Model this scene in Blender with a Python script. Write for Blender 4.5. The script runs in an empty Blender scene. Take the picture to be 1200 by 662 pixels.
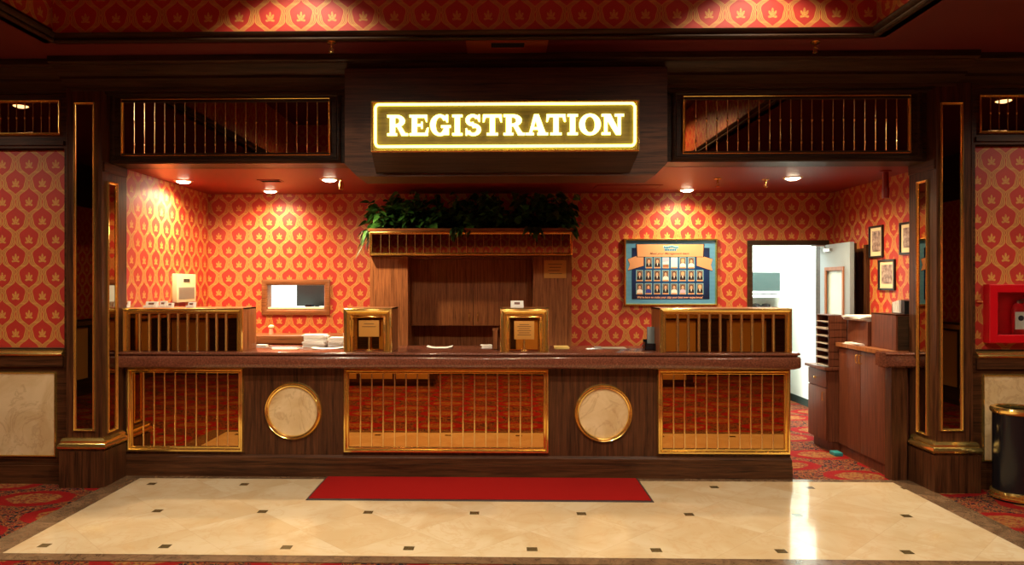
import bpy, bmesh, math, random
from mathutils import Vector
random.seed(7)
S = bpy.context.scene
C = S.collection
PI = math.pi
# ------------------------------------------------------------------ camera model
F, CX, CY, H, YAW = 850.0, 569.0, 332.0, 1.65, 0.0213
cs, sn = math.cos(YAW), math.sin(YAW)
def XA(px, Y):
    u = (px-CX)/F
    return Y*(u*cs-sn)/(cs+u*sn)
def YA(px, X):
    u = (px-CX)/F
    return X*(cs+u*sn)/(u*cs-sn)
def ZA(px, py, Y):
    X = XA(px, Y)
    return H+(CY-py)/F*(Y*cs-X*sn)
def FL(px, py, z=0):
    zc = (H-z)*F/(py-CY); xc = (px-CX)/F*zc
    return (xc*cs-zc*sn, xc*sn+zc*cs)
cam = bpy.data.cameras.new('camera'); co = bpy.data.objects.new('camera', cam); C.objects.link(co)
co.location = (0, 0, H); co.rotation_euler = (PI/2, 0, YAW)
cam.sensor_width = 36; cam.lens = F/1200*36; cam.shift_x = (600-CX)/1200; cam.shift_y = (CY-331)/1200
cam.clip_start = 0.05
S.camera = co

# ------------------------------------------------------------------ node helper
class NT:
    def __init__(s, name):
        s.m = bpy.data.materials.new(name); s.m.use_nodes = True
        s.t = s.m.node_tree; s.n = s.t.nodes; s.l = s.t.links
        s.b = s.n['Principled BSDF']
    def node(s, typ, **kw):
        n = s.n.new(typ)
        for k, v in kw.items(): setattr(n, k, v)
        return n
    def put(s, sock, v):
        if isinstance(v, E): s.l.new(v.o, sock)
        elif isinstance(v, bpy.types.NodeSocket): s.l.new(v, sock)
        else:
            if isinstance(v, tuple) and len(v) == 3 and sock.type == 'RGBA': v = v+(1,)
            sock.default_value = v
    def math(s, op, *a, clamp=False):
        n = s.node('ShaderNodeMath', operation=op, use_clamp=clamp)
        for i, v in enumerate(a): s.put(n.inputs[i], v)
        return E(s, n.outputs[0])
    def coord(s, scale=(1, 1, 1), loc=(0, 0, 0), kind='Object'):
        tc = s.node('ShaderNodeTexCoord'); mp = s.node('ShaderNodeMapping')
        s.l.new(tc.outputs[kind], mp.inputs['Vector'])
        mp.inputs['Scale'].default_value = scale; mp.inputs['Location'].default_value = loc
        return mp.outputs[0]
    def xyz(s, vec):
        n = s.node('ShaderNodeSeparateXYZ'); s.l.new(vec, n.inputs[0])
        return [E(s, o) for o in n.outputs]
    def vec(s, x, y, z):
        n = s.node('ShaderNodeCombineXYZ')
        for i, v in enumerate((x, y, z)): s.put(n.inputs[i], v)
        return n.outputs[0]
    def noise(s, vec, scale=5, detail=4, rough=.5, dist=0):
        n = s.node('ShaderNodeTexNoise'); s.l.new(vec, n.inputs['Vector'])
        n.inputs['Scale'].default_value = scale; n.inputs['Detail'].default_value = detail
        n.inputs['Roughness'].default_value = rough; n.inputs['Distortion'].default_value = dist
        return E(s, n.outputs[0])
    def voro(s, vec, scale=5, feature='F1', out=0):
        n = s.node('ShaderNodeTexVoronoi', feature=feature); s.l.new(vec, n.inputs['Vector'])
        n.inputs['Scale'].default_value = scale
        return n.outputs[out] if out else E(s, n.outputs[0])
    def ramp(s, fac, stops, interp='LINEAR'):
        n = s.node('ShaderNodeValToRGB'); s.put(n.inputs[0], fac); r = n.color_ramp; r.interpolation = interp
        while len(r.elements) < len(stops): r.elements.new(.5)
        for e, (p, c) in zip(r.elements, stops): e.position = p; e.color = tuple(c)+(1,)
        return E(s, n.outputs[0])
    def mix(s, fac, a, b):
        n = s.node('ShaderNodeMix', data_type='RGBA')
        s.put(n.inputs[0], fac); s.put(n.inputs[6], a); s.put(n.inputs[7], b)
        return E(s, n.outputs[2])
    def bump(s, h, strength=.2, dist=.01):
        n = s.node('ShaderNodeBump'); n.inputs['Strength'].default_value = strength
        n.inputs['Distance'].default_value = dist; s.put(n.inputs['Height'], h)
        s.l.new(n.outputs[0], s.b.inputs['Normal'])
    def set(s, col=None, rough=None, metal=None, emit=None, es=0, **kw):
        if col is not None: s.put(s.b.inputs['Base Color'], col)
        if rough is not None: s.put(s.b.inputs['Roughness'], rough)
        if metal is not None: s.put(s.b.inputs['Metallic'], metal)
        if emit is not None: s.put(s.b.inputs['Emission Color'], emit); s.b.inputs['Emission Strength'].default_value = es
        for k, v in kw.items(): s.put(s.b.inputs[k], v)
        return s.m
class E:
    def __init__(s, t, o): s.t, s.o = t, o
    def __add__(s, v): return s.t.math('ADD', s, v)
    __radd__ = __add__
    def __mul__(s, v): return s.t.math('MULTIPLY', s, v)
    __rmul__ = __mul__
    def __sub__(s, v): return s.t.math('SUBTRACT', s, v)
    def __rsub__(s, v): return s.t.math('SUBTRACT', v, s)
    def __truediv__(s, v): return s.t.math('DIVIDE', s, v)
    def lt(s, v): return s.t.math('LESS_THAN', s, v)
    def gt(s, v): return s.t.math('GREATER_THAN', s, v)
    def abs(s): return s.t.math('ABSOLUTE', s)
    def fr(s): return s.t.math('FRACT', s)
    def sqrt(s): return s.t.math('SQRT', s)
    def sin(s): return s.t.math('SINE', s)
    def cos(s): return s.t.math('COSINE', s)
    def mx(s, v): return s.t.math('MAXIMUM', s, v)
    def mn(s, v): return s.t.math('MINIMUM', s, v)
    def fl(s): return s.t.math('FLOOR', s)
    def sm(s, a, b):      # smoothstep a..b
        n = s.t.node('ShaderNodeMapRange', interpolation_type='SMOOTHSTEP')
        s.t.put(n.inputs[0], s); n.inputs[1].default_value = a; n.inputs[2].default_value = b
        return E(s.t, n.outputs[0])
def srgb(r, g, b):
    return tuple(((c/255)/12.92 if c/255 <= .04045 else ((c/255+.055)/1.055)**2.4) for c in (r, g, b))

def simple(name, col, rough=.5, metal=0, **kw):
    t = NT(name); n = t.noise(t.coord(), 9, 3)
    c = t.mix(n*.25, col, tuple(x*.8 for x in col))
    return t.set(c, rough, metal, **kw)

def wood(name, dark, light, axis='z', rough=.35, scale=1.0):
    t = NT(name)
    sc = {'x': (.6, 14, 14), 'y': (14, .6, 14), 'z': (14, 14, .6)}[axis]
    v = t.coord(tuple(a*scale for a in sc))
    n = t.noise(v, 3, 6, .62, .6); n2 = t.noise(v, 14, 4, .7)
    f = (n*.75+n2*.3)
    c = t.ramp(f, [(.36, dark), (.5, tuple((a+b)/2 for a, b in zip(dark, light))), (.66, light)])
    t.bump(n2, .08, .002)
    return t.set(c, rough, **{'Specular IOR Level': .2})
def flat_wall_coords(t, axis):
    x, y, z = t.xyz(t.coord())
    return (x, z) if axis == 'x' else (y, z) if axis == 'y' else (x, y)

def wallpaper(name, axis, W=.2255, ox=0.0, oz=0.0):
    t = NT(name); u, v = flat_wall_coords(t, axis)
    hh = 1.385
    U = (u-ox)/W; V = (v-oz)/(W*hh)
    def crown(du, dv):
        a = ((U+du).fr()-.5).abs(); b = ((V+dv).fr()-.5)*hh
        cy = (b+.19)*.8
        a = a*1.2
        rho = (a*a+cy*cy).sqrt(); th = t.math('ARCTAN2', a, cy)
        pet = (th*4.1).cos().abs(); cth = th.cos().mx(0)
        return rho-(pet*.115+cth*.065+.055)+th.gt(1.75)*.5
    m = crown(0, 0).mn(crown(.5, .5))
    aa = (U.fr()-.5).abs(); vb = V.fr()-.5; w2 = vb*(2*PI)
    h = w2.cos()*.20-(w2*3).cos()*.032+(w2*3).sin()*.022+.25
    D = (h-aa).abs()*(1-w2.sin().abs()*.40)
    fine = t.noise(t.vec(u, v, 0), 150, 2, .5)
    def band(x, c, w): return 1-((x-c).abs()).sm(w*.5, w)
    red = t.mix(t.noise(t.vec(u, v, 0), 6, 2), srgb(180, 52, 38), srgb(164, 42, 34))
    gold = srgb(208, 156, 76); gold2 = srgb(176, 114, 54)
    ground = t.mix(fine.sm(.42, .62), srgb(146, 50, 34), srgb(160, 84, 44))
    c = t.mix(D.sm(.046, .054), ground, red)
    c = t.mix(band(D, .020, .011), c, gold)
    c = t.mix(band(D, .056, .012), c, gold)
    # leafy collar where the stems fan out under each medallion
    col = band((V*2).fr()-.5, .0, .05)*D.lt(.054)
    c = t.mix(col*.5, c, gold)
    cr = 1-m.sm(-.012, .012)
    c = t.mix(cr*.92, c, t.mix(fine.sm(.4, .6), gold, gold2))
    return t.set(c, .48)
def carpet(name):
    t = NT(name); x, y, z = t.xyz(t.coord())
    w0 = t.vec(x, y, 0)
    d = (t.noise(w0, 9, 3)-.5)*.10
    def cell(du, dv):
        a = ((x/.95+du).fr()-.5)*1.0; b = ((y/.78+dv).fr()-.5)
        return (a*a*1.0+b*b*1.5).sqrt()+d
    q = cell(.27, .46).mn(cell(.77, .96))
    n = t.noise(w0, 26, 3, .6, 1.2); n2 = t.noise(w0, 60, 2, .6)
    red = srgb(150, 20, 20); gold = srgb(164, 112, 58); navy = srgb(20, 22, 38); or_ = srgb(150, 48, 30)
    scroll = t.mix(n.sm(.50, .52), t.mix(n.sm(.45, .47), navy, gold), t.mix(n.sm(.57, .59), or_, navy))
    scroll = t.mix((n-.5).abs().sm(.0, .015), gold, scroll)
    mid = t.mix(n.sm(.46, .55), gold, t.mix(n2.sm(.5, .55), or_, srgb(110, 70, 50)))
    c = t.mix(q.sm(.20, .215), mid, red)
    c = t.mix(q.sm(.31, .32), c, scroll)
    fib = t.noise(w0, 420, 2)
    c = t.mix(fib*.3+.22, c, (0.012, .006, .005))
    t.bump(fib, .5, .004)
    return t.set(c, .95, **{'Specular IOR Level': .08})
def marble_tile(name):
    t = NT(name); x, y, z = t.xyz(t.coord())
    sx, sy = .764, .70
    X0, Y0 = FL(556, 602)
    U = (x-X0)/sx; V = (y-Y0)/sy
    # tiles: 45 degree squares
    g = .54
    A = (x+y-X0-Y0)/(g*1.41421); B = (x-y-X0+Y0)/(g*1.41421)
    wn = t.node('ShaderNodeTexWhiteNoise', noise_dimensions='2D'); t.l.new(t.vec(A.fl(), B.fl(), 0), wn.inputs[0])
    tone = E(t, wn.outputs[0])
    off = tone*7
    v3 = t.vec(x+off, y-off, 0)
    n = t.noise(v3, 1.6, 6, .55, 1.0)
    vein = 1-((t.noise(v3, 2.4, 5, .6, 1.5)-.5).abs()).sm(.0, .035)
    c = t.mix(n.sm(.3, .7), srgb(218, 200, 168), srgb(204, 178, 138))
    c = t.mix(vein*.28, c, srgb(196, 158, 108))
    c = t.mix(tone*.16, c, srgb(205, 178, 132))
    jn = ((A.fr()-.5).abs().gt(.4965)).mx((B.fr()-.5).abs().gt(.4965))
    c = t.mix(jn*.22, c, srgb(150, 115, 75))
    # small dark insets
    half = (V.fl()*.5).fr()           # 0 or .5 alternating rows
    a = ((U+half+.5).fr()-.5).abs()*sx
    b = (V.fr()); b = (b.mn(1-b))*sy
    Vn = (V+.5).fl(); half2 = (Vn*.5).fr()
    a = ((U+half2+.5).fr()-.5).abs()*sx
    ins = a.lt(.033)*b.lt(.033)
    c = t.mix(ins, c, srgb(92, 78, 50))
    return t.set(c, .13, **{'Specular IOR Level': .6, 'Coat Weight': .3, 'Coat Roughness': .05})
def stone(name, a, b, vein, sc=3, rough=.2, vs=.5):
    t = NT(name); v = t.coord(); n = t.noise(v, sc, 6, .6, 1.2)
    vn = 1-((t.noise(v, sc*.9, 6, .65, 1.8)-.5).abs()).sm(0, .03)
    c = t.mix(n.sm(.3, .7), a, b); c = t.mix(vn*vs, c, vein)
    return t.set(c, rough)
def granite(name):
    t = NT(name); v = t.coord(); n = t.noise(v, 90, 5, .7); n2 = t.noise(v, 5, 3)
    c = t.ramp(n, [(.35, srgb(78, 42, 30)), (.5, srgb(106, 60, 44)), (.66, srgb(132, 80, 60))])
    c = t.mix(n2*.4, c, srgb(96, 54, 40))
    return t.set(c, .18, **{'Coat Weight': .3})
def metal(name, col, rough, bumpy=0):
    t = NT(name); n = t.noise(t.coord(), 40, 3)
    if bumpy: t.bump(t.noise(t.coord(), 9, 2), bumpy, .01)
    return t.set(col, n*.06+rough, .93)
def emis(name, col, s):
    t = NT(name); return t.set((0, 0, 0), .5, emit=col, es=s)

M = {}
M['wood_z'] = wood('walnut upright grain', srgb(26, 13, 7), srgb(92, 54, 31), 'z', .4)
M['wood_x'] = wood('walnut level grain', srgb(26, 13, 7), srgb(90, 54, 31), 'x', .4)
M['wood_y'] = wood('walnut deep grain', srgb(26, 13, 7), srgb(90, 54, 31), 'y', .4)
M['ebony_x'] = wood('dark stained moulding', srgb(24, 17, 11), srgb(70, 50, 34), 'x', .4)
M['ebony_y'] = wood('dark stained moulding deep', srgb(24, 17, 11), srgb(70, 50, 34), 'y', .4)
M['lam'] = wood('brown laminate', srgb(98, 56, 30), srgb(172, 108, 64), 'z', .38, 1.5)
M['lam_x'] = wood('brown laminate level', srgb(92, 52, 28), srgb(150, 94, 56), 'x', .38, 1.5)
M['cab'] = wood('reddish brown laminate', srgb(70, 36, 24), srgb(118, 66, 44), 'z', .4, 1.5)
M['brass'] = metal('polished brass', srgb(250, 214, 124), .13)
M['brass2'] = metal('polished pale brass', srgb(250, 220, 150), .12)
M['chrome'] = metal('steel', (.6, .6, .6), .25)
def mirror(name, col):
    t = NT(name); return t.set(col, .008, 1.0)
M['mirror'] = mirror('bronze tinted mirror', srgb(214, 160, 92))
M['mirror_dark'] = mirror('smoked bronze mirror', srgb(136, 112, 86))
M['paper_x'] = wallpaper('red and gold damask paper', 'x', ox=XA(90+0, 8)*0+.02)
M['paper_y'] = wallpaper('red and gold damask paper side', 'y')
M['carpet'] = carpet('patterned red carpet')
M['tile'] = marble_tile('cream marble tiles')
M['border'] = stone('brown marble border', srgb(96, 74, 54), srgb(128, 100, 74), srgb(70, 52, 38), 6, .2)
M['cream'] = stone('cream marble', srgb(218, 194, 152), srgb(196, 166, 120), srgb(150, 114, 76), 2.6, .2, .3)
M['tan'] = simple('tan painted panel', srgb(196, 150, 84), .5)
M['granite'] = granite('red brown burl stone')
M['redceil'] = simple('dark red ceiling paint', srgb(128, 24, 16), .45)
M['redceil2'] = simple('deep red ceiling paint', srgb(92, 15, 13), .6)
M['orange'] = simple('orange brown vent surround', srgb(150, 72, 30), .5)
M['black'] = simple('black plastic', (.012, .012, .012), .35)
M['gloss_black'] = simple('gloss black enamel', (.006, .007, .010), .2)
M['void'] = simple('dark void', (.004, .003, .003), .8)
M['white'] = simple('white paper', (.86, .84, .78), .6)
M['cream_pl'] = simple('cream plastic', srgb(232, 214, 170), .45)
M['grey_pl'] = simple('grey grille plastic', srgb(150, 138, 122), .6)
M['greypaper'] = simple('aged paper edges', srgb(176, 160, 140), .7)
M['yellow'] = simple('yellow paper', srgb(240, 210, 120), .6)
M['office'] = simple('white office paint', srgb(236, 240, 232), .6)
M['office_dark'] = simple('dark green rubber base', srgb(40, 56, 50), .6)
M['leafdoor'] = simple('grey blue door paint', srgb(138, 150, 156), .45)
M['mat'] = None
t = NT('red entrance mat'); n = t.noise(t.coord(), 350, 2); c = t.mix(n*.5, srgb(158, 22, 20), srgb(112, 12, 12)); t.bump(n, .6, .004); M['mat'] = t.set(c, .95, **{'Specular IOR Level': .1})
M['rubber'] = simple('dark rubber edge', srgb(52, 34, 30), .6)
M['red'] = simple('red enamel', srgb(190, 10, 24), .3)
M['poster_edge'] = None
t = NT('light blue striped mount'); x, y, z = t.xyz(t.coord()); f = ((z*85).fr()).sm(.3, .6)
M['poster_edge'] = t.set(t.mix(f, srgb(62, 124, 172), srgb(94, 156, 196)), .4)
t = NT('blue poster field'); x, y, z = t.xyz(t.coord()); r = ((x*x+(z-.38)*(z-.38)*2).sqrt()); M['poster'] = t.set(t.ramp(r, [(0, srgb(12, 84, 156)), (.35, srgb(6, 46, 102)), (.62, srgb(12, 16, 38))]), .35)
M['ribbon'] = simple('peach ribbon print', srgb(214, 156, 112), .45)
M['ink'] = simple('dark ink', srgb(30, 26, 40), .5)
M['inkbrown'] = simple('brown ink', srgb(120, 74, 60), .5)
M['cyan'] = simple('pale cyan print', srgb(130, 195, 215), .5)
M['skin1'] = simple('portrait skin print', srgb(226, 168, 134), .5)
M['skin2'] = simple('portrait tan print', srgb(160, 104, 74), .5)
M['greybg'] = simple('portrait backdrop print', srgb(120, 104, 96), .5)
M['hair1'] = simple('portrait hair print', srgb(52, 34, 28), .5)
M['hair2'] = simple('portrait fair hair print', srgb(206, 170, 110), .5)
M['blue'] = simple('portrait blue print', srgb(50, 60, 160), .5)
M['lilac'] = simple('portrait lilac print', srgb(200, 180, 205), .5)
M['plaque'] = NT('engraved brass plaque').set(srgb(206, 150, 72), .42, .45)
M['engrave'] = simple('engraving', srgb(90, 56, 26), .6)
M['photo'] = None
t = NT('old sepia photograph'); v = t.coord((1, 1, 1)); n = t.noise(v, 22, 5, .6); M['photo'] = t.set(t.ramp(n, [(.35, srgb(90, 72, 66)), (.5, srgb(150, 126, 116)), (.65, srgb(190, 170, 156))]), .4)
t = NT('clear glass'); M['glass'] = t.set((.95, 1, .97), .02, **{'Transmission Weight': 1.0, 'IOR': 1.15})
t = NT('dark teal glass'); M['teal'] = t.set(srgb(44, 62, 60), .15)
M['office_glow'] = NT('door glass with painted office glow').set(srgb(206, 222, 208), .25)  # opaque pale pane: brightness of the office behind is painted into its colour
def leafmat(name, a, b):
    t = NT(name); n = t.noise(t.coord(), 12, 3); c = t.mix(n.sm(.35, .65), a, b); return t.set(c, .38)
M['leaf'] = leafmat('glossy green leaf', srgb(26, 70, 24), srgb(70, 124, 48))
M['dryleaf'] = leafmat('browned leaf', srgb(96, 70, 36), srgb(60, 70, 34))
M['stem'] = simple('green stem', srgb(50, 60, 30), .6)
M['lamp'] = emis('lit downlight lamp', (1, .82, .55), 30)
M['lamp_dim'] = emis('lit lobby lamp', (1, .80, .52), 10)
M['neon'] = emis('pale yellow neon', (1.0, .90, .13), 5.5)
M['neon2'] = emis('white neon lettering', (1.0, .92, .20), 4.6)
M['board'] = wood('brown sign board', srgb(92, 78, 36), srgb(120, 100, 50), 'x', .5)
M['office_lamp'] = emis('office tube light', (.9, 1, .95), 6)
M['lens'] = simple('cool grey glass item', srgb(120, 130, 130), .2)
M['teal_pl'] = simple('teal plastic', srgb(40, 130, 130), .5)

# ------------------------------------------------------------------ mesh builder
class MB:
    def __init__(s): s.v = []; s.f = []; s.mi = []; s.sm = []; s.cur = 0
    def add(s, vs, fs, smooth=False):
        o = len(s.v); s.v += [tuple(v) for v in vs]
        for f in fs: s.f.append([i+o for i in f]); s.mi.append(s.cur); s.sm.append(smooth)
        return s
    def box(s, x0, x1, y0, y1, z0, z1):
        x0, x1 = sorted((x0, x1)); y0, y1 = sorted((y0, y1)); z0, z1 = sorted((z0, z1))
        return s.add([(x0,y0,z0),(x1,y0,z0),(x1,y1,z0),(x0,y1,z0),(x0,y0,z1),(x1,y0,z1),(x1,y1,z1),(x0,y1,z1)],
              [(0,3,2,1),(4,5,6,7),(0,1,5,4),(1,2,6,5),(2,3,7,6),(3,0,4,7)])
    def bbox(s, x0, x1, y0, y1, z0, z1, b=.004):
        """box with chamfered edges"""
        x0, x1 = sorted((x0, x1)); y0, y1 = sorted((y0, y1)); z0, z1 = sorted((z0, z1))
        b = min(b, (x1-x0)*.4, (y1-y0)*.4, (z1-z0)*.4)
        bm = bmesh.new(); bmesh.ops.create_cube(bm, size=1)
        for v in bm.verts: v.co = Vector(((x0+x1)/2+v.co.x*(x1-x0), (y0+y1)/2+v.co.y*(y1-y0), (z0+z1)/2+v.co.z*(z1-z0)))
        bmesh.ops.bevel(bm, geom=bm.edges[:]+bm.verts[:], offset=b, segments=2, affect='EDGES', profile=.7)
        bm.verts.index_update()
        s.add([v.co[:] for v in bm.verts], [[v.index for v in f.verts] for f in bm.faces], True); bm.free()
        return s
    def prism(s, poly, P, d0, d1, smooth=False):
        """poly (a,b) list; P(a,b,d)->xyz"""
        n = len(poly)
        vs = [P(a, b, d0) for a, b in poly]+[P(a, b, d1) for a, b in poly]
        return s.add(vs, [list(range(n))[::-1], [n+i for i in range(n)]]+[(i, (i+1) % n, n+(i+1) % n, n+i) for i in range(n)], smooth)
    def frame(s, P, u0, u1, v0, v1, prof, openb=False):
        """mitred frame: prof list of (inset, out); P(u,v,out)"""
        n = len(prof); vs = []
        for (cu, cv, du, dv) in ((u0, v0, 1, 1), (u0, v1, 1, -1), (u1, v1, -1, -1), (u1, v0, -1, 1)):
            for (i, o) in prof:
                vs.append(P(cu+du*i, cv+(0 if (openb and dv == 1) else dv*i), o))
        fs = []
        for k in range(3 if openb else 4):
            a, b = k*n, ((k+1) % 4)*n
            for j in range(n-1): fs.append((a+j, a+j+1, b+j+1, b+j))
        if openb: fs += [list(range(n)), [3*n+i for i in range(n)]]
        return s.add(vs, fs, True)
    def cyl(s, p0, p1, r0, r1=None, seg=14, cap=True):
        r1 = r0 if r1 is None else r1
        return s.tube([p0, p1], [r0, r1], seg, cap)
    def tube(s, pts, r, seg=10, cap=True, closed=False):
        pts = [Vector(p) for p in pts]; n = len(pts)
        rs = r if isinstance(r, (list, tuple)) else [r]*n
        vs = []; prev = None
        for i, p in enumerate(pts):
            if closed: d = (pts[(i+1) % n]-pts[i-1]).normalized()
            else:
                a = pts[max(0, i-1)]; b = pts[min(n-1, i+1)]; d = (b-a)
                d = d.normalized() if d.length > 1e-9 else (prev or Vector((0, 0, 1)))
            prev = d
            up = Vector((0, 0, 1)) if abs(d.z) < .9 else Vector((0, 1, 0))
            a = d.cross(up).normalized(); b = d.cross(a).normalized()
            for k in range(seg):
                t = 2*PI*k/seg; vs.append(p+(a*math.cos(t)+b*math.sin(t))*rs[i])
        fs = []
        for i in range(n if closed else n-1):
            j = (i+1) % n
            for k in range(seg): fs.append((i*seg+k, i*seg+(k+1) % seg, j*seg+(k+1) % seg, j*seg+k))
        s.add(vs, fs, True)
        if cap and not closed:
            o = len(s.v)-n*seg
            for ring in (range(seg), range((n-1)*seg, n*seg)):
                s.f.append([o+i for i in ring]); s.mi.append(s.cur); s.sm.append(False)
        return s
    def lathe(s, prof, c, axis='z', seg=32):
        """prof (r,h)"""
        vs = []; n = len(prof)
        for k in range(seg):
            t = 2*PI*k/seg
            for r, h in prof:
                a, b = r*math.cos(t), r*math.sin(t)
                vs.append((c[0]+a, c[1]+b, c[2]+h) if axis == 'z' else (c[0]+a, c[1]-h, c[2]+b) if axis == 'y' else (c[0]+h, c[1]+a, c[2]+b))
        fs = []
        for k in range(seg):
            k2 = (k+1) % seg
            for j in range(n-1): fs.append((k*n+j, k*n+j+1, k2*n+j+1, k2*n+j))
        return s.add(vs, fs, True)
    def build(s, name, mats, parent=None, loc=(0, 0, 0), angle=38):
        me = bpy.data.meshes.new(name); me.from_pydata([tuple(v) for v in s.v], [], s.f)
        mats = mats if isinstance(mats, (list, tuple)) else [mats]
        for m in mats: me.materials.append(m)
        for p, mi, sm in zip(me.polygons, s.mi, s.sm): p.material_index = mi; p.use_smooth = sm
        bm = bmesh.new(); bm.from_mesh(me)
        bmesh.ops.remove_doubles(bm, verts=bm.verts, dist=1e-6)
        bmesh.ops.recalc_face_normals(bm, faces=bm.faces); bm.to_mesh(me); bm.free()
        me.set_sharp_from_angle(angle=math.radians(angle))
        o = bpy.data.objects.new(name, me); C.objects.link(o)
        off = Vector(loc)
        if parent is not None:
            off = wloc(parent)
            o.parent = parent
        else: o.location = loc
        if off.length > 0:
            for v in me.vertices: v.co -= off
        return o
def wloc(o):
    v = Vector(o.location)
    while o.parent is not None: o = o.parent; v = v+Vector(o.location)
    return v
def tag(o, label, cat, group=None):
    o['label'] = label; o['category'] = cat
    if group: o['group'] = group
    return o
def thing(name, label, cat, loc=(0, 0, 0), group=None):
    o = bpy.data.objects.new(name, None); C.objects.link(o); o.location = loc; o.empty_display_size = .1
    return tag(o, label, cat, group)
def struct(name, mb, mats, parent=None):
    o = mb.build(name, mats, parent)
    if parent is None: o['kind'] = 'structure'
    return o
def dup(root, loc, label=None, rotz=None):
    r = root.copy(); C.objects.link(r); r.location = loc
    if rotz is not None: r.rotation_euler = (0, 0, rotz)
    if label: r['label'] = label
    for ch in list(root.children):
        c = ch.copy(); C.objects.link(c); c.parent = r
        for g in ch.children:
            d = g.copy(); C.objects.link(d); d.parent = c
    return r
def FP(y): return lambda u, v, o: (u, y-o, v)        # faces the lobby
def RP(x): return lambda u, v, o: (x+o, u, v)        # faces +X
def LP(x): return lambda u, v, o: (x-o, u, v)        # faces -X
def round_prof(w, d, n=5, base=0):
    return [(0, 0)]+[(w*(.5-.5*math.cos(PI*k/n)), base+d*math.sin(PI*k/n)*.85+d*.15) for k in range(n+1)]+[(w, 0)]

# ------------------------------------------------------------------ floor
ZC = 3.40            # lobby ceiling
XL, XR = -6.2, 6.2   # lobby side walls
YR = -0.7            # rear wall
TX0, TX1, TY0, TY1, TZ = XA(62, 5.22), XA(1027, 5.22), 0.5, 5.22, 4.15
fb = MB().box(XL, XR, YR, 8.0, -.05, 0)
struct('floor', fb, M['carpet'])
# marble field with its corners where the photo shows them
a = FL(12, 644); b = FL(166, 560); c_ = FL(1045, 565.5); d_ = FL(1228, 659)
MY1 = 6.12
def lerp_y(p, q, y): t = (y-p[1])/(q[1]-p[1]); return p[0]+(q[0]-p[0])*t
bl = (lerp_y(a, b, 6.05), 6.06); br = (lerp_y(d_, c_, 6.05), 6.06)
fl = (lerp_y(a, b, 4.36), 4.36); fr = (lerp_y(d_, c_, 4.36), 4.36)
mb = MB(); mb.prism([fl, fr, br, bl], lambda x, y, d: (x, y, d), .0005, .006)
o = mb.build('marble_floor', M['tile']); o['kind'] = 'structure'
mb = MB(); W2 = .19
outer = [(fl[0]-W2, fl[1]-W2*.55), (fr[0]+W2, fr[1]-W2*.55), (br[0]+W2, 6.14), (bl[0]-W2*.9, 6.14)]
inner = [fl, fr, br, bl]
for i in range(4):
    j = (i+1) % 4
    mb.prism([outer[i], outer[j], inner[j], inner[i]], lambda x, y, d: (x, y, d), .0004, .0055)
o = mb.build('marble_border', M['border']); o['kind'] = 'structure'

# ------------------------------------------------------------------ ceilings
mb = MB()
mb.box(XL, XR, TY1, 6.3, ZC, ZC+.1); mb.box(XL, TX0, YR, TY1, ZC, ZC+.1); mb.box(TX1, XR, YR, TY1, ZC, ZC+.1); mb.box(TX0, TX1, YR, TY0, ZC, ZC+.1)
mb.box(TX0-.1, TX1+.1, TY0-.1, TY1+.1, TZ, TZ+.1)
struct('ceiling', mb, M['redceil2'])
mb = MB(); mb.box(TX0-.06, TX1+.06, TY1, TY1+.06, ZC+.1, TZ); mb.box(TX0-.06, TX1+.06, TY0-.06, TY0, ZC+.1, TZ)
mb.box(TX0, TX1, TY1-.004, TY1+.02, ZC, TZ)
struct('wall_tray_back', mb, M['paper_x'])
mb = MB(); mb.box(TX0-.06, TX0, TY0, TY1, ZC, TZ); mb.box(TX1, TX1+.06, TY0, TY1, ZC, TZ)
struct('wall_tray_side', mb, M['paper_y'])
mb = MB()
prof = [(0, 0), (-.035, 0), (-.035, .018), (-.02, .03), (-.045, .05), (-.03, .07), (-.05, .085), (0, .085)]
# moulding around the tray opening: inset measured into the opening
mb.frame(lambda u, v, o: (u, v, ZC-.001+o), TX0, TX1, TY0, TY1, [(.0, -.001), (.035, -.001), (.04, .008), (.028, .026), (.045, .04), (.05, .06), (.022, .07), (.0, .075)])
struct('trim_1', mb, M['ebony_x'])

ZA_C = 2.64          # alcove ceiling
mb = MB(); mb.box(-3.3, 3.7, 6.2, 8.0, ZA_C, ZA_C+.1)
struct('ceiling_alcove', mb, M['redceil'])

# ------------------------------------------------------------------ walls
AL, AR, AB = -3.25, 3.62, 8.0
mb = MB(); mb.box(AL-.1, AL, 6.2, 8.1, 0, ZA_C+.1); struct('wall_alcove_left', mb, M['paper_y'])
mb = MB(); mb.box(AR, AR+.1, 6.2, 8.1, 0, ZA_C+.1); struct('wall_alcove_right', mb, M['paper_y'])
DX0, DX1, DZ = XA(880, 8), XA(963, 8), 2.07
WX0, WX1, WZ0, WZ1 = XA(314, 8), XA(380, 8), ZA(345, 362, 8), ZA(345, 334, 8)
mb = MB()
mb.box(AL, WX0, 8, 8.12, 0, ZA_C); mb.box(WX0, WX1, 8, 8.12, 0, WZ0); mb.box(WX0, WX1, 8, 8.12, WZ1, ZA_C)
mb.box(WX1, DX0, 8, 8.12, 0, ZA_C); mb.box(DX0, DX1, 8, 8.12, DZ, ZA_C); mb.box(DX1, AR, 8, 8.12, 0, ZA_C)
struct('wall_alcove_back', mb, M['paper_x'])

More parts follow.
